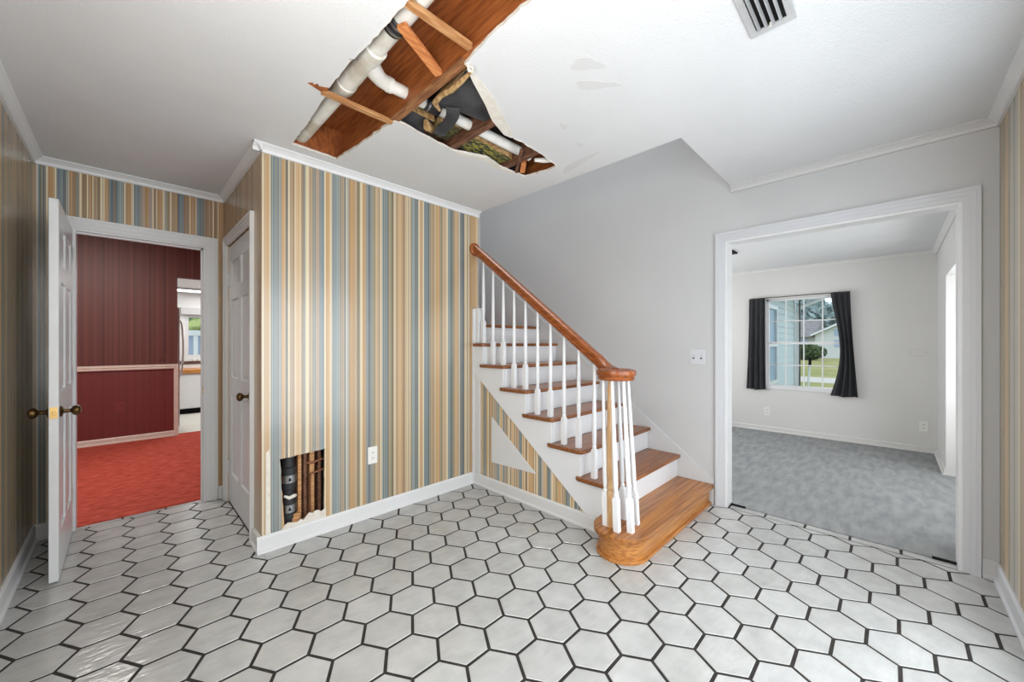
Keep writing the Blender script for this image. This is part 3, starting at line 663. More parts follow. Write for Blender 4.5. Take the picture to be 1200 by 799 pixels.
framing('header_board', (1.885, 2.19, 1.44, 1.46, ZB, ZT-.001), 'joistold', 'brown board at the right tip of the small hole, camera side')
framing('header_board', (2.12, 2.14, 1.462, 1.978, ZB, ZT-.001), 'joist', 'reddish board closing the right tip of the small hole')
framing('blocking', (.69, 1.008, 1.226, 1.256, ZB-.006, ZB+.018), 'lightwood', 'pale wood crosspiece over the bay near the top of the photo')
framing('blocking', (.665, 1.03, 1.932, 1.965, ZB-.020, ZB-.001), 'lightwood', 'pale wood crosspiece below the pipe tee')
def bar(name, p, q, w, h, m, label, cat='timber'):
    b = B(); b.sweep([p, q], [(-w/2, -h/2), (w/2, -h/2), (w/2, h/2), (-w/2, h/2)]); return tag(b.build(name, M[m], None, .002), label, cat)
bar('brace', (.75, 1.345, ZB+.006), (1.008, 1.465, ZB+.004), .042, .018, 'orangewood', 'bright orange diagonal wood brace across the pipe bay')
framing('nailing_strip', (1.008, 1.056, 1.30, 1.97, ZB-.010, ZB-.0005), 'striptimber', 'worn brown strip under the joist between the long bay and the small hole')
# splintered lath end left of the tee
b = B().prism([(.595,1.925),(.612,1.905),(.618,1.918),(.632,1.898),(.640,1.912),(.678,1.893),(.678,1.942),(.66,1.945)], 'xy', ZB-.016, ZB-.010)
tag(b.build('lath_splinter', M['joist']), 'splintered wood lath sticking out left of the pipe tee', 'timber')
# pipes
pm = thing('drain_pipe', 'long scuffed white drain pipe with side branch in the open ceiling bay', 'pipe', (.765, 2.6, 2.56))
def pp(b, name, m='pvc'):
    o = b.build(name, M[m], smooth=True); o.parent = pm; o.matrix_parent_inverse = Matrix.Translation((-.765, -2.6, -2.56)); return o
px, pz = .765, 2.56
pp(B().tube([(px, 2.60, pz), (px, 1.92, pz)], .0445, 24), 'pipe_run')
pp(B().tube([(px, 1.60, pz), (px, 1.44, pz)], .0445, 24), 'pipe_run')
pp(B().tube([(px, 1.37, pz), (px, .60, pz)], .0445, 24), 'pipe_run')
pp(B().tube([(px, 1.96, pz), (px, 1.95, pz), (px, 1.90, pz), (px, 1.895, pz), (px, 1.65, pz), (px, 1.645, pz), (px, 1.59, pz), (px, 1.585, pz)], [.0475, .054, .054, .050, .050, .054, .054, .047], 24), 'tee_fitting')
pp(B().tube([(px+.02, 1.70, pz), (px+.07, 1.745, pz), (px+.11, 1.772, pz), (px+.15, 1.78, pz), (px+.152, 1.78, pz), (px+.175, 1.78, pz)], [.044, .040, .036, .034, .037, .036], 20), 'branch_elbow', 'pvc_clean')
pp(B().tube([(px+.17, 1.78, pz), (1.13, 1.775, pz-.002)], .0300, 20), 'branch_pipe', 'pvc_clean')
pp(B().tube([(1.125, 1.775, pz), (1.215, 1.773, pz)], .036, 20), 'branch_coupling', 'rubber')
pp(B().tube([(1.14, 1.775, pz), (1.15, 1.775, pz)], .0375, 20), 'hose_clamp', 'steel')
pp(B().tube([(1.215, 1.773, pz), (1.95, 1.765, pz-.006)], .0300, 20), 'branch_pipe', 'pvc_clean')
pp(B().tube([(px, 1.445, pz), (px, 1.435, pz), (px, 1.378, pz), (px, 1.373, pz)], [.046, .050, .050, .046], 24), 'pipe_coupling', 'rubber')
for y in (1.422, 1.390): pp(B().tube([(px, y+.006, pz), (px, y-.006, pz)], .0525, 24), 'hose_clamp', 'steel')
pp(B().tube([(px-.06, 1.63, ZB-.004), (px-.075, 1.625, ZB-.016), (px-.095, 1.64, ZB-.012)], .003, 6), 'hanger_strap', 'steel')
# insulation
def sheet(name, pts, zs, thick, m, label, seed=0, sub=10, amp=.012):
    b = B(); bm = b.bm; n = sub
    P = [Vector((p[0], p[1], z)) for p, z in zip(pts, zs)]
    g0 = []; g1 = []
    for i in range(n+1):
        r0 = []; r1 = []
        for j in range(n+1):
            u, v = i/n, j/n
            q = P[0]*(1-u)*(1-v)+P[1]*u*(1-v)+P[2]*u*v+P[3]*(1-u)*v
            w = mnoise.noise(Vector((q.x*9+seed, q.y*9, 0)))*amp
            q = q+Vector((mnoise.noise(Vector((q.x*20, q.y*20, seed)))*amp*.7, mnoise.noise(Vector((q.y*20, q.x*20, seed+5)))*amp*.7, w))
            r0.append(bm.verts.new(q)); r1.append(bm.verts.new(q+Vector((0, 0, thick))))
        g0.append(r0); g1.append(r1)
    for i in range(n):
        for j in range(n):
            b.face([g0[i][j], g0[i+1][j], g0[i+1][j+1], g0[i][j+1]]); b.face([g1[i][j], g1[i][j+1], g1[i+1][j+1], g1[i+1][j]])
    b.mi = 1
    for k in range(n):
        b.face([g0[k][0], g1[k][0], g1[k+1][0], g0[k+1][0]]); b.face([g0[k][n], g0[k+1][n], g1[k+1][n], g1[k][n]])
        b.face([g0[0][k], g0[0][k+1], g1[0][k+1], g1[0][k]]); b.face([g0[n][k], g1[n][k], g1[n][k+1], g0[n][k+1]])
    return tag(b.build(name, [M[m], M['fibre']], smooth=True), label, 'insulation')
sheet('insulation_batt', [(1.075, 1.335), (1.41, 1.50), (1.415, 1.62), (1.13, 1.68)], [ZB+.004, ZB+.012, ZB+.02, ZB+.008], .045, 'paper', 'black paper-faced insulation batt sagging in front of the branch pipe', 1)
sheet('insulation_batt', [(1.06, 1.84), (1.235, 1.84), (1.235, 1.97), (1.06, 1.97)], [ZB+.03, ZB+.03, ZB+.02, ZB+.02], .04, 'paper', 'black paper-faced insulation piece behind the branch pipe by the long joist', 2)
sheet('insulation_batt', [(1.27, 1.83), (1.415, 1.83), (1.415, 1.99), (1.27, 1.99)], [ZB+.05]*4, .04, 'olive', 'olive-brown insulation scrap beside the weathered joist', 3)
sheet('insulation_batt', [(1.48, 1.82), (1.83, 1.82), (1.83, 1.96), (1.48, 1.96)], [ZB+.03]*4, .04, 'printed', 'dark insulation facing with yellow print between the two weathered joists', 4)
sheet('insulation_batt', [(1.48, 1.5), (1.83, 1.56), (1.83, 1.70), (1.48, 1.70)], [ZB+.09]*4, .04, 'olive', 'olive insulation above the pipe between the two weathered joists', 5)
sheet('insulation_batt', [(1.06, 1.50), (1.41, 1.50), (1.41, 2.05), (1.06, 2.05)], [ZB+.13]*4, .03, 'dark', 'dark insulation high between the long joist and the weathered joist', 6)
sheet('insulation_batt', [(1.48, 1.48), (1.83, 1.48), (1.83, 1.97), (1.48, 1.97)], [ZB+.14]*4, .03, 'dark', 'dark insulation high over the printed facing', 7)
# hanging flap and tan curled edge
b = B(); fl = [(1.185, 1.60, 2.478), (1.225, 1.66, 2.478), (1.25, 1.74, 2.474), (1.255, 1.80, 2.475), (1.262, 1.835, 2.462)]
b.sweep(fl, [(-.035, -.003), (0, -.006), (.035, -.002), (.033, .004), (0, .002), (-.033, .004)]); tag(b.build('insulation_flap', M['paper'], smooth=True), 'torn tongue of black insulation paper hanging across the branch pipe', 'insulation')
b = B(); b.tube([(1.08, 1.325, 2.477), (1.085, 1.40, 2.473), (1.09, 1.48, 2.475), (1.08, 1.56, 2.477), (1.095, 1.63, 2.48), (1.15, 1.67, 2.484)], [.007, .012, .014, .013, .015, .008], 8)
tag(b.build('fibre_edge', M['fibre'], smooth=True), 'curled tan edge of the insulation along the long joist', 'insulation')
b = B().tube([(1.17, 1.83, 2.50), (1.20, 1.86, 2.495), (1.235, 1.875, 2.50), (1.26, 1.90, 2.51)], [.012, .026, .022, .006], 9)
tag(b.build('fibre_clump', M['fibre'], smooth=True), 'ragged tan fibre clump at the foot of the hanging flap', 'insulation')
b = B().tube([(1.93, 1.70, 2.50), (1.985, 1.665, 2.505), (2.03, 1.64, 2.51)], [.012, .018, .012], 10)
tag(b.build('pipe_stub', M['pvc_clean'], smooth=True), 'short white pipe stub at the right tip of the small hole', 'pipe')
bar('wood_block', (1.93, 1.80, 2.52), (1.99, 1.87, 2.50), .035, .035, 'orangewood', 'small orange wood block at the right tip of the hole', 'timber')
bar('wood_strip', (1.76, 1.66, ZB-.002), (1.96, 1.90, ZB-.002), .02, .02, 'joistold', 'thin dark wood strip across the right part of the small hole')

# ---------------------------------------------------------------- pipe hole in the striped wall
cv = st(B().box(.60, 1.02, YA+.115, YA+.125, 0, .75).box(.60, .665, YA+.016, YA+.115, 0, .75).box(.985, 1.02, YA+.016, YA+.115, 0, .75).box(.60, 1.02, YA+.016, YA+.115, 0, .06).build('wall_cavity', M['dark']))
bp_ = thing('black_pipe', 'black drain pipe with banded couplings inside the square wall hole', 'pipe', (.745, YA+.062, .07))
def bq(b, name, m, par=bp_):
    o = b.build(name, M[m] if isinstance(m, str) else m, smooth=True); o.parent = par; o.matrix_parent_inverse = par.matrix_world.inverted() if False else Matrix.Translation(-Vector(par.location)); return o
c = (.745, YA+.062)
bq(B().lathe((c[0], c[1], 0), [(.036, .07), (.036, .72)], 24), 'pipe_body', 'rubber')
for z0 in (.365, .175):
    cp = bq(B().lathe((c[0], c[1], 0), [(.038, z0-.035), (.046, z0-.03), (.046, z0+.105), (.038, z0+.11)], 24), 'rubber_coupling', 'rubber')
    bq(B().lathe((c[0], c[1], 0), [(.0465, z0+.01), (.0485, z0+.012), (.0485, z0+.058), (.0465, z0+.06)], 24), 'steel_band', 'steel')
    o = B(); 
    v = [Vector((0, 0, .016)), Vector((.010, 0, .0)), Vector((0, 0, -.010)), Vector((-.010, 0, .0))]
    o.prism([(c[0]-.013, z0+.03), (c[0]-.004, z0+.022), (c[0]+.005, z0+.03), (c[0]-.004, z0+.05)], 'xz', c[1]-.0495, c[1]-.0485)
    bq(o, 'band_mark', 'slot')
bq(B().tube([(c[0]+.035, c[1]-.03, .285), (c[0]+.02, c[1]-.047, .29), (c[0]-.01, c[1]-.052, .285), (c[0]-.035, c[1]-.04, .30)], [.008, .012, .012, .006], 8), 'tape_wrap', M['drywall'])
for x, w, m_, lb in ((.672, .018, 'joist', 'brown stud along the left edge of the wall hole'), (.80, .022, 'lightwood', 'pale rough stud just right of the black pipe in the wall hole'), (.835, .020, 'joistold', 'dark weathered stud in the middle of the wall hole'), (.872, .03, 'lightwood', 'wide pale stud in the right half of the wall hole'), (.925, .02, 'joistold', 'dark stud at the right edge of the wall hole')):
    tag(box('stud', (x, x+w, YA+.03 if x < .7 else YA+.06, YA+.112, .062, .72), M[m_], None, .002), lb, 'stud')
tag(B().tube([(.85, YA+.045, .475), (.88, YA+.04, .47), (.93, YA+.04, .483), (.975, YA+.04, .487)], .007, 8).build('copper_pipe', M['copper'], smooth=True), 'upper horizontal copper pipe in the wall hole', 'pipe')
tag(B().tube([(.868, YA+.045, .08), (.868, YA+.045, .37), (.875, YA+.045, .40), (.90, YA+.042, .405), (.975, YA+.04, .42)], .007, 8).build('copper_pipe', M['copper'], smooth=True), 'bent copper pipe rising and turning right in the wall hole', 'pipe')
tag(box('wood_block', (.755, .80, YA+.02, YA+.06, .115, .17), M['lightwood'], None, .002), 'short pale wood block at the foot of the black pipe', 'timber')

# ---------------------------------------------------------------- outlets, switch, vents
def plate(name, axis, face, a, z, w, h, m, label, cat, sgn=-1, kind='outlet', group=None):
    """plate on wall plane: axis 'y' wall normal along y (a is x); axis 'x' normal along x (a is y)"""
    t = thing(name, label, cat, (a, face, z) if axis == 'y' else (face, a, z), group)
    def q(b_, nm, mm, bv=0):
        o = b_.build(nm, mm, t, bv); return o
    def bx(b, a0, a1, z0, z1, d0, d1):
        lo, hi = sorted((sgn*d0, sgn*d1))
        return b.box(a0, a1, lo, hi, z0, z1) if axis == 'y' else b.box(lo, hi, a0, a1, z0, z1)
    q(bx(B(), -w/2, w/2, -h/2, h/2, 0, .006), 'cover_plate', m, .002)
    if kind == 'outlet':
        for dz in (-.02, .02):
            q(bx(B(), -.014, .014, dz-.014, dz+.014, .006, .008), 'socket', m, .002)
            b = B()
            for dx in (-.006, .006): bx(b, dx-.0014, dx+.0014, dz-.003, dz+.007, .008, .0085)
            bx(b, -.002, .002, dz-.010, dz-.006, .008, .0085); q(b, 'slots', M['slot'])
    elif kind == 'switch':
        for dx in (-w/4, w/4): q(bx(B(), dx-.005, dx+.005, -.004, .014, .006, .016), 'toggle', m, .001)
        for dx in (-w/4, w/4): q(bx(B(), dx-.0065, dx+.0065, -.016, .016, .006, .0065), 'switch_slot', M['slot'])
    else:
        for dx in (-.06, .06): q(bx(B(), dx-.006, dx+.006, -.006, .006, .006, .008), 'screw', M['ventmetal'])
    return t
plate('wall_outlet', 'y', YA, 1.283, .448, .072, .125, M['plastic'], 'cream duplex outlet low on the striped wall', 'outlet')
plate('light_switch', 'x', XG, 1.127, 1.16, .118, .118, M['casing'], 'double light switch on gray wall between stairs and wide opening', 'switch', kind='switch')
plate('wall_outlet', 'x', 6.55, 1.283, .29, .072, .118, M['plastic'], 'white outlet under the left half of the living room window', 'outlet')
plate('wall_outlet', 'x', 6.55, -.265, .305, .072, .118, M['plastic'], 'white outlet near the far right corner of the living room', 'outlet')
plate('blank_plate', 'x', 6.55, -.215, 1.165, .17, .07, M['living'], 'painted blank cover with two screws right of the living room window', 'plate', kind='blank')
plate('wall_outlet', 'y', 7.0, -.046, .458, .075, .12, M['redplate'], 'maroon outlet below the chair rail in the red room', 'outlet')
plate('light_switch', 'y', 7.0, .35, 1.05, .075, .12, M['maroon'], 'maroon papered switch plate above the chair rail', 'switch', kind='switch')
cvn = thing('ceiling_vent', 'white louvred ceiling register at the top edge of the photo', 'vent', (1.57, .322, HC))
B().prism([[(-.175, -.073), (.175, -.073), (.175, .073), (-.175, .073)], [(-.145, -.048), (-.145, .048), (.145, .048), (.145, -.048)]], 'xy', -.008, -.001).build('vent_frame', M['ventmetal'], cvn, .002)
box('vent_back', (-.145, .145, -.048, .048, -.002, -.0005), M['slot'], cvn)
for k in range(4):
    y = -.034+k*.023; B().prism([(y-.001, -.003), (y+.001, -.003), (y+.006, -.018), (y+.004, -.018)], 'yz', -.143, .143).build('louvre', M['ventmetal'], cvn)
B().tube([(.13, .0, -.008), (.13, 0, -.022)], .004, 8).build('lever', M['plastic'], cvn)

# ---------------------------------------------------------------- living room
XF = 6.55; HL = 2.34
st(B().prism([[(-1.05, 0), (3.25, 0), (3.25, HL), (-1.05, HL)], [(.43, .64), (.43, 1.91), (1.30, 1.91), (1.30, .64)]], 'yz', XF, XF+.14).build('wall_living_far', M['living']))
st(B().prism([[(XG+.11, HL), (5.55, HL), (XF, HL), (XF, 0), (5.55, 0), (5.55, 1.92), (3.75, 1.92), (3.75, 0), (XG+.11, 0)]], 'xz', -.47, -.37).build('wall_living_right', M['living']))
st(B().box(5.55, 5.65, -1.05, -.47, 0, 1.92).box(3.65, 3.75, -1.05, -.47, 0, 1.92).build('wall_bay_side', M['living']))
st(box('ceiling_bay', (3.65, 5.65, -1.1, -.47, 1.92, 2.0), M['living']))
bw = st(B().prism([[(3.65, 0), (5.65, 0), (5.65, 2.0), (3.65, 2.0)], [(3.85, .5), (3.85, 1.85), (5.4, 1.85), (5.4, .5)]], 'xz', -1.1, -1.03).build('wall_bay_front', M['living']))
w2 = st(B().prism([[(3.85, .5), (5.4, .5), (5.4, 1.85), (3.85, 1.85)], [(3.9, .55), (3.9, 1.8), (4.6, 1.8), (4.6, .55)], [(4.65, .55), (4.65, 1.8), (5.35, 1.8), (5.35, .55)]], 'xz', -1.09, -1.05).build('window_2', M['trim']))
st(box('wall_living_left', (XG+.11, XF+.1, 3.2, 3.3, 0, HL), M['living']))
st(box('wall_living_side', (XG+.11, XG+.12, 1.0, 3.2, 0, HL), M['living']))
st(box('ceiling_living', (XG+.11, XF+.14, -.47, 3.3, HL, HL+.1), M['ceil']))
crown_y('trim_14', -.37, 3.2, XF, -1, M['living'], HL, .04, .045); crown_x('trim_15', XG+.11, XF, -.37, 1, M['living'], HL, .04, .045)
base_y('baseboard_living_far', -.37, 3.2, XF, -1, M['living'], .07, .005)
base_x('baseboard_living_right', 5.55, XF, -.37, 1, M['living'], .07, .005)
sv = thing('smoke_alarm', 'small dark slotted fixture on the living room ceiling near the opening corner', 'vent', (4.95, 1.31, HL))
box('fixture_body', (-.10, .10, -.03, .03, -.02, 0), M['slot'], sv, .004); box('fixture_rim', (-.11, .11, -.04, .04, -.006, 0), M['trim'], sv, .002)
# window
win = sthing('window_1')
Y0, Y1, Z0, Z1 = .43, 1.30, .64, 1.91
def wb_(name, dims, m='trim', bv=.002): return box(name, dims, M[m], win, bv)
wb_('window_frame', (XF+.05, XF+.10, Y0, Y0+.03, Z0, Z1)); wb_('window_frame', (XF+.05, XF+.10, Y1-.03, Y1, Z0, Z1)); wb_('window_frame', (XF+.05, XF+.10, Y0, Y1, Z1-.03, Z1)); wb_('window_sill', (XF-.012, XF+.12, Y0-.01, Y1+.01, Z0-.02, Z0+.035))
zm = 1.276
wb_('sash_rail', (XF+.055, XF+.09, Y0+.03, Y1-.03, zm-.016, zm+.016))
ys = [Y0+.03, Y0+.232, Y0+.435, Y0+.638, Y1-.03]; zs = [Z0+.035, .965, zm-.016, zm+.016, 1.59, Z1-.03]
for yy in ys[1:-1]:
    for z0, z1 in ((zs[0], zs[2]), (zs[3], zs[5])): wb_('muntin', (XF+.062, XF+.082, yy-.007, yy+.007, z0, z1), bv=0)
for zz in (zs[1], zs[4]): wb_('muntin', (XF+.063, XF+.081, ys[0], ys[-1], zz-.007, zz+.007), bv=0)
for a, c_ in zip(ys, ys[1:]):
    for z0, z1 in ((zs[0], zs[1]), (zs[1], zs[2]), (zs[3], zs[4]), (zs[4], zs[5])):
        wb_('pane', (XF+.071, XF+.074, a+.007, c_-.007, z0+.005, z1-.005), 'glass', 0)
# curtains
def curtain(label, yt0, yt1, yb0, yb1, zt, zb, ph, mid=None):
    """cloth between two side curves; y positions at top and bottom, folds in x"""
    b = B(); nu, nv = 46, 26; G = []
    for j in range(nv+1):
        v = j/nv; z = zt+(zb-zt)*v; row = []
        if mid: a0 = yt0+(yb0-yt0)*v+mid*math.sin(math.pi*v**1.25) 
        else: a0 = yt0+(yb0-yt0)*v**1.6
        a1 = yt1+(yb1-yt1)*v**1.4
        for i in range(nu+1):
            u = i/nu; amp = .012+.012*v
            row.append((XF-.045+amp*math.sin(u*math.pi*7+ph+.6*math.sin(v*3)), a0+(a1-a0)*u, z+.006*math.sin(u*9)*v))
        G.append(row)
    F = [[b.bm.verts.new(p) for p in r] for r in G]; K = [[b.bm.verts.new((p[0]+.003, p[1], p[2])) for p in r] for r in G]
    for j in range(nv):
        for i in range(nu):
            b.face([F[j][i], F[j][i+1], F[j+1][i+1], F[j+1][i]]); b.face([K[j][i], K[j+1][i], K[j+1][i+1], K[j][i+1]])
    for j in range(nv): b.face([F[j][0], F[j+1][0], K[j+1][0], K[j][0]]); b.face([F[j][nu], K[j][nu], K[j+1][nu], F[j+1][nu]])
    for i in range(nu): b.face([F[0][i], K[0][i], K[0][i+1], F[0][i+1]]); b.face([F[nv][i], F[nv][i+1], K[nv][i+1], K[nv][i]])
    return tag(b.build('curtain', M['curtain'], smooth=True), label, 'curtain')
curtain('charcoal curtain at left of the living room window', 1.50, 1.30, 1.535, 1.29, 1.925, .60, 0)
curtain('charcoal curtain at right of the living room window, swept to a wider hem', .57, .375, .575, .30, 1.94, .585, 1, mid=-.095)
tag(B().tube([(XF-.035, 1.49, 1.925), (XF-.035, .385, 1.935)], .006, 8).build('curtain_rod', M['darkpost'], smooth=True), 'thin dark curtain rod above living room window', 'rod')

# ---------------------------------------------------------------- red dining room and kitchen
rw = st(B().prism([(-2.6, .985), (.505, .985), (.505, 2.183), (2.1, 2.183), (2.1, 2.8), (-2.6, 2.8)], 'xz', 7.0, 7.10).build('wall_dining_far', M['maroon']))
st(box('wall_dining_dado', (-2.6, .505, 7.0, 7.10, 0, .985), M['maroon2']))
st(B().prism([(7.0, .925), (6.975, .93), (6.972, .945), (6.985, .955), (6.972, .965), (6.975, .985), (7.0, .99)], 'yz', -2.6, .485).build('trim_16', M['pink']))
base_x('baseboard_dining', -2.6, .47, 7.0, -1, M['pink'], .075, .006)
st(box('trim_17', (.468, .515, 6.985, 7.105, 0, .99), M['pink'], bevel=.002))
st(box('wall_kitchen_return', (2.1, 2.2, 4.03, 7.1, 0, 2.8), M['maroon'])); st(box('wall_dining_left', (-2.7, -2.6, 4.03, 7.1, 0, 2.8), M['maroon']))
st(B().box(-2.6, XL-T-.001, YD, YD+.1, 0, 2.8).box(XC+.06, 2.2, YD+.02, YD+.1, 0, 2.8).box(XL-T, XC+.06, YD+.02, YD+.1, HC+.02, 2.8).build('wall_dining_near', M['maroon']))
st(box('ceiling_dining', (-2.7, 2.2, YD+.1, 7.1, 2.8, 2.9), M['ceil']))
KY = 9.65; KC = 2.26
st(B().prism([[(-.6, 0), (3.2, 0), (3.2, KC), (-.6, KC)], [(.80, .99), (.80, 1.83), (2.0, 1.83), (2.0, .99)]], 'xz', KY, KY+.1).build('wall_kitchen', M['kwhite']))
st(box('wall_kitchen_left', (-.7, -.6, 7.1, KY+.1, 0, KC), M['kwhite'])); st(box('wall_kitchen_right', (3.2, 3.3, 7.1, KY+.1, 0, KC), M['kwhite']))
st(box('ceiling_kitchen', (-.7, 3.3, 7.1, KY+.1, KC, KC+.1), M['kwhite']))
kl = thing('ceiling_light', 'lit fluorescent panel fixture on the kitchen ceiling', 'ceiling light', (1.35, 8.9, KC))
box('diffuser', (-.75, .75, .05, .45, -.02, -.002), M['lamp'], kl); B().box(-.78, .78, .0, .05, -.03, -.001).box(-.78, .78, .45, .5, -.03, -.001).box(-.8, -.75, 0, .5, -.03, -.001).box(.75, .8, 0, .5, -.03, -.001).build('light_frame', M['valance'], kl)
st(B().box(.97, 1.0, 7.15, 8.85, KC-.012, KC-.001).build('trim_18', M['valance']))
fr = thing('refrigerator', 'white refrigerator seen edge-on inside the kitchen doorway', 'refrigerator', (.165, 7.78, 0))
box('fridge_body', (-.45, .35, -.33, .42, .02, 1.82), M['kwhite'], fr, .01); box('fridge_door', (.352, .40, -.33, .42, .05, 1.80), M['kwhite'], fr, .008)
B().tube([(.40, -.29, 1.62), (.425, -.285, 1.55), (.44, -.28, 1.3), (.44, -.28, 1.1), (.425, -.285, .85), (.40, -.29, .78)], .012, 8).build('door_handle', M['kwhite'], fr, smooth=True)
bc = thing('base_cabinet', 'white kitchen base cabinet with orange wood edge and black toe kick', 'cabinet', (1.5, 9.2, 0))
box('toe_kick', (-.95, 1.5, -.12, .4, 0, .10), M['slot'], bc); box('cabinet_body', (-.95, 1.5, -.19, .43, .10, .73), M['kwhite'], bc)
for k in range(5): box('cabinet_door', (-.93+k*.48, -.47+k*.48, -.21, -.191, .12, .71), M['kwhite'], bc, .004)
box('counter_edge', (-.85, 1.5, -.23, .43, .731, .80), M['counter'], bc, .006); box('backsplash', (-.95, 1.5, .38, .44, .80, .87), M['kwhite'], bc)
st(box('window_sill', (.70, 2.1, KY-.10, KY, .90, .93), M['brownledge']))
w3 = sthing('window_3')
B().prism([[(.80, .99), (2.0, .99), (2.0, 1.83), (.80, 1.83)], [(.86, 1.05), (.86, 1.78), (1.37, 1.78), (1.37, 1.05)], [(1.42, 1.05), (1.42, 1.78), (1.94, 1.78), (1.94, 1.05)]], 'xz', KY+.02, KY+.07).build('window_frame', M['trim'], w3)
box('pane', (.86, 1.94, KY+.045, KY+.048, 1.05, 1.78), M['glass'], w3)
tag(box('valance', (.74, 2.1, KY-.08, KY-.002, 1.83, 1.96), M['valance'], None, .003), 'pale gray valance board above the kitchen window', 'valance')
for x, w_ in ((.93, 'leftmost'), (1.0, 'middle'), (1.07, 'rightmost')):
    tag(B().lathe((x, KY-.05, .93), [(.018, 0), (.022, .01), (.02, .035), (.012, .045)], 10).build('jar', M['drywall'], smooth=True), 'small pale jar on the brown kitchen ledge, '+w_+' of the three', 'jar', 'small jars on the kitchen ledge')
# back yard outside the kitchen window
st(box('ground_back', (-8, 16, KY+.1, 40, -.4, -.3), M['grass']))
pf = thing('porch_railing', 'white porch railing with bluish panels outside the kitchen window', 'railing', (1.3, 10.9, -.3))
box('top_rail', (-.7, 2.0, -.03, .03, 1.74, 1.86), M['kwhite'], pf); box('bottom_rail', (-.7, 2.0, -.03, .03, .9, 1.2), M['kwhite'], pf)
for x_ in (-.66, .68, 1.96): box('post', (x_-.05, x_+.05, -.05, .05, 0, 1.74), M['kwhite'], pf)
for k in range(12): box('picket', (-.7+k*.225, -.62+k*.225, -.02, .02, 1.2, 1.74), M['kwhite'], pf); box('panel', (-.62+k*.225, -.475+k*.225, -.004, .004, 1.2, 1.74), M['bluegl'], pf)
def foliage(name, c, rx, ry, rz, n, size, m, label, cat, seed, trunk=None, group=None):
    random.seed(seed); t = thing(name, label, cat, (c[0], c[1], c[2]), group); b = B()
    for k in range(n):
        v = Vector((random.gauss(0, 1), random.gauss(0, 1), random.gauss(0, 1))).normalized()*random.uniform(.55, 1)
        p = Vector((v.x*rx, v.y*ry, rz+v.z*rz)); a = Vector((random.uniform(-1, 1), random.uniform(-1, 1), random.uniform(-1, 1))).normalized(); u = a.orthogonal().normalized(); s_ = size*random.uniform(.6, 1.3)
        b.face([b.bm.verts.new(p+a*s_), b.bm.verts.new(p+u*s_*.45), b.bm.verts.new(p-a*s_), b.bm.verts.new(p-u*s_*.45)])
    o = b.build('leaves', M[m], t); o['kind'] = 'stuff'
    cr = B().lathe((0, 0, 0), [(.5*rx, .02*rz), (.72*rx, .45*rz), (.72*rx, rz), (.55*rx, 1.5*rz), (.1*rx, 1.8*rz)], 10).build('inner_foliage', M[m], t); cr['kind'] = 'stuff'
    if trunk: B().tube([(0, 0, -trunk), (0, 0, rz)], [rx*.06, rx*.04], 8).build('trunk', M['bark'], t)
    return t
foliage('palm_shrub', (1.5, 13.5, .9), 1.6, .8, .8, 500, .28, 'palm', 'bright yellow-green palm shrub outside the kitchen window', 'shrub', 4, 1.2)

# ---------------------------------------------------------------- front yard and the neighbour's house
st(box('ground_front', (XF+.14, 120, -60, 60, -.42, -.3), M['grass']))
st(box('path_concrete', (19.5, 22.5, -40, 40, -.30, -.285), M['concrete']))
hw = thing('house_wing', 'pale blue lap-sided house wing just left outside the living room window', 'building', (8, 1.4, -.3))
box('wing_core', (-1.25, 1.5, .02, 3, 0, 2.75), M['siding'], hw)
def lap(x0, x1, z0, z1):
    z = z0
    while z < z1-.001:
        B().prism([(.02, z), (-.012, z), (.0, min(z+.11, z1)), (.02, min(z+.11, z1))], 'yz', x0, x1).build('siding_board', M['siding'], hw); z += .11
lap(-1.25, -.95, 0, 2.75); lap(-.15, 1.5, 0, 2.75); lap(-.95, -.15, 0, .9); lap(-.95, -.15, 2.2, 2.75)
wf = B().prism([[(-.95, .9), (-.15, .9), (-.15, 2.2), (-.95, 2.2)], [(-.89, .96), (-.89, 1.52), (-.21, 1.52), (-.21, .96)], [(-.89, 1.58), (-.89, 2.14), (-.21, 2.14), (-.21, 1.58)]], 'xz', -.02, .02).build('window_frame', M['trim'], hw)
box('pane', (-.89, -.21, .004, .008, .96, 2.14), M['glass'], wf); box('blind', (-.89, -.21, .012, .016, .96, 2.14), M['bluegl'], wf)
box('corner_board', (1.44, 1.52, -.03, .02, 0, 2.75), M['trim'], hw)
box('soffit', (-1.25, 1.9, -.55, 3, 2.60, 2.63), M['trim'], hw)
B().prism([(-.60, 2.58), (-.52, 2.58), (-.52, 2.76), (-.62, 2.76), (-.64, 2.70)], 'yz', -1.25, 1.9).build('gutter', M['trim'], hw)
B().tube([(1.86, -.57, 2.60), (1.80, -.40, 2.46), (1.58, -.08, 2.30), (1.56, -.06, 2.15), (1.56, -.06, .1)], .035, 10).build('downspout', M['trim'], hw, smooth=True)
B().prism([(-.62, 2.77), (3, 3.9), (3, 3.98), (-.62, 2.85)], 'yz', -1.25, 1.9).build('roof', M['shingle'], hw)
nh = thing('neighbour_house', 'low white house with gray shingle roof across the lawn', 'building', (53, 5, -.3))
box('house_wall', (0, 10, -7, .95, 0, 2.5), M['siding2'], nh)
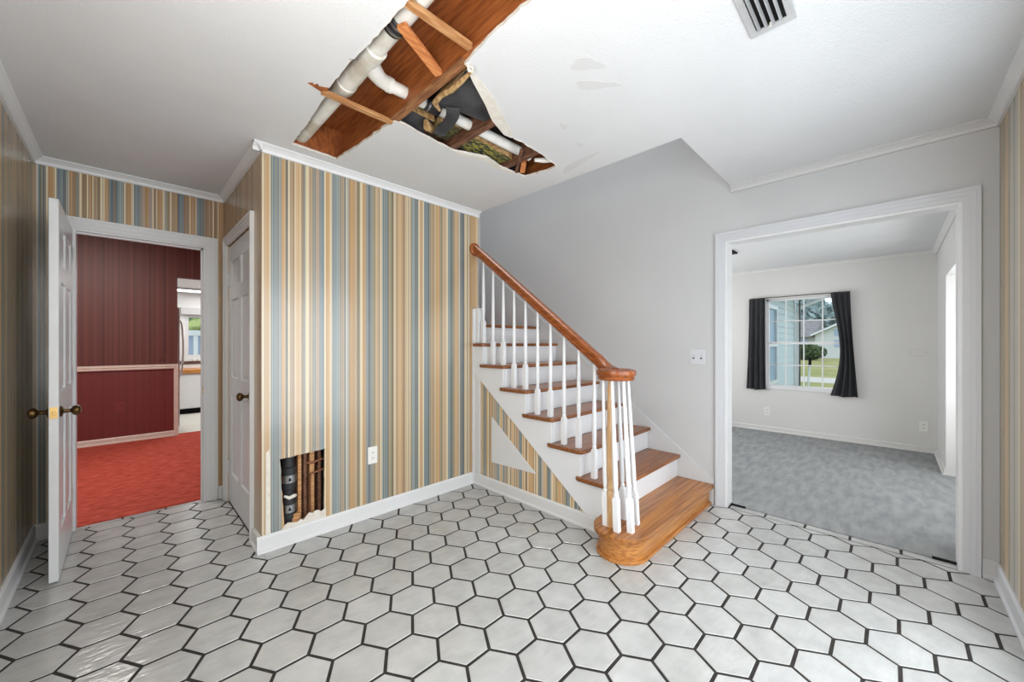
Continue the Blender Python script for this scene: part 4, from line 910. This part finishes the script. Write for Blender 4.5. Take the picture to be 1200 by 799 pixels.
box('house_wall', (.6, 10, .96, 12, 0, 2.3), M['siding2'], nh)
B().prism([(-7.0, 2.5), (.95, 2.5), (-3.5, 4.85)], 'yz', 0, 10).build('gable', M['siding2'], nh)
B().prism([(1.3, 2.35), (-3.5, 4.85), (-8.3, 2.35), (-8.3, 2.55), (-3.5, 5.1), (1.3, 2.55)], 'yz', -.5, 10).build('gable_roof', M['trim'], nh)
B().prism([(-.2, 2.3), (5.5, 4.4), (10, 3), (10, 2.3)], 'xz', .96, 12.4).build('roof', M['shingle'], nh)
for z in (1.9, 3.2): pass
for y0, z0, z1 in ((-1.55, 1.2, 2.0), (-1.55, 2.35, 3.1)): o = box('house_window', (-.05, 0, y0, y0+.9, z0, z1), M['bluegl'], nh); box('pane', (-.07, -.055, y0+.08, y0+.82, z0+.08, z1-.08), M['glass'], o)
box('porch_window', (.5, .6, 1.6, 7, 1.2, 2.15), M['bluegl'], nh)
foliage('bush', (46, 5.85, -.3), 1.3, 1.6, .78, 2600, .14, 'leaf', 'rounded green bush in front of the neighbouring house', 'bush', 9)
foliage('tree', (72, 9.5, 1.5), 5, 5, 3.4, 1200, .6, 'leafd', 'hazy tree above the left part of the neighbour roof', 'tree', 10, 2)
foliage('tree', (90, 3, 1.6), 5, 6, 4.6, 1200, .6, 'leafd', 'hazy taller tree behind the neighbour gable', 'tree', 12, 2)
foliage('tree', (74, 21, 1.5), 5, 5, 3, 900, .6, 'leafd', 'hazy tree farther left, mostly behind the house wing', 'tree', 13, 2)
tag(B().tube([(9.3, 1.28, -.3), (9.3, 1.28, 2.29)], .014, 8).build('yard_post', M['darkpost'], smooth=True), 'dark thin post standing outside the middle of the window', 'post')
bm_ = thing('broom_handle', 'white pole with black grip leaning outside the window', 'pole', (8.6, 1.08, -.3))
B().tube([(0, .03, 0), (0, -.04, 1.16)], .016, 8).build('pole', M['kwhite'], bm_, smooth=True); B().tube([(0, -.04, 1.16), (0, -.048, 1.32)], .022, 8).build('grip', M['slot'], bm_, smooth=True)
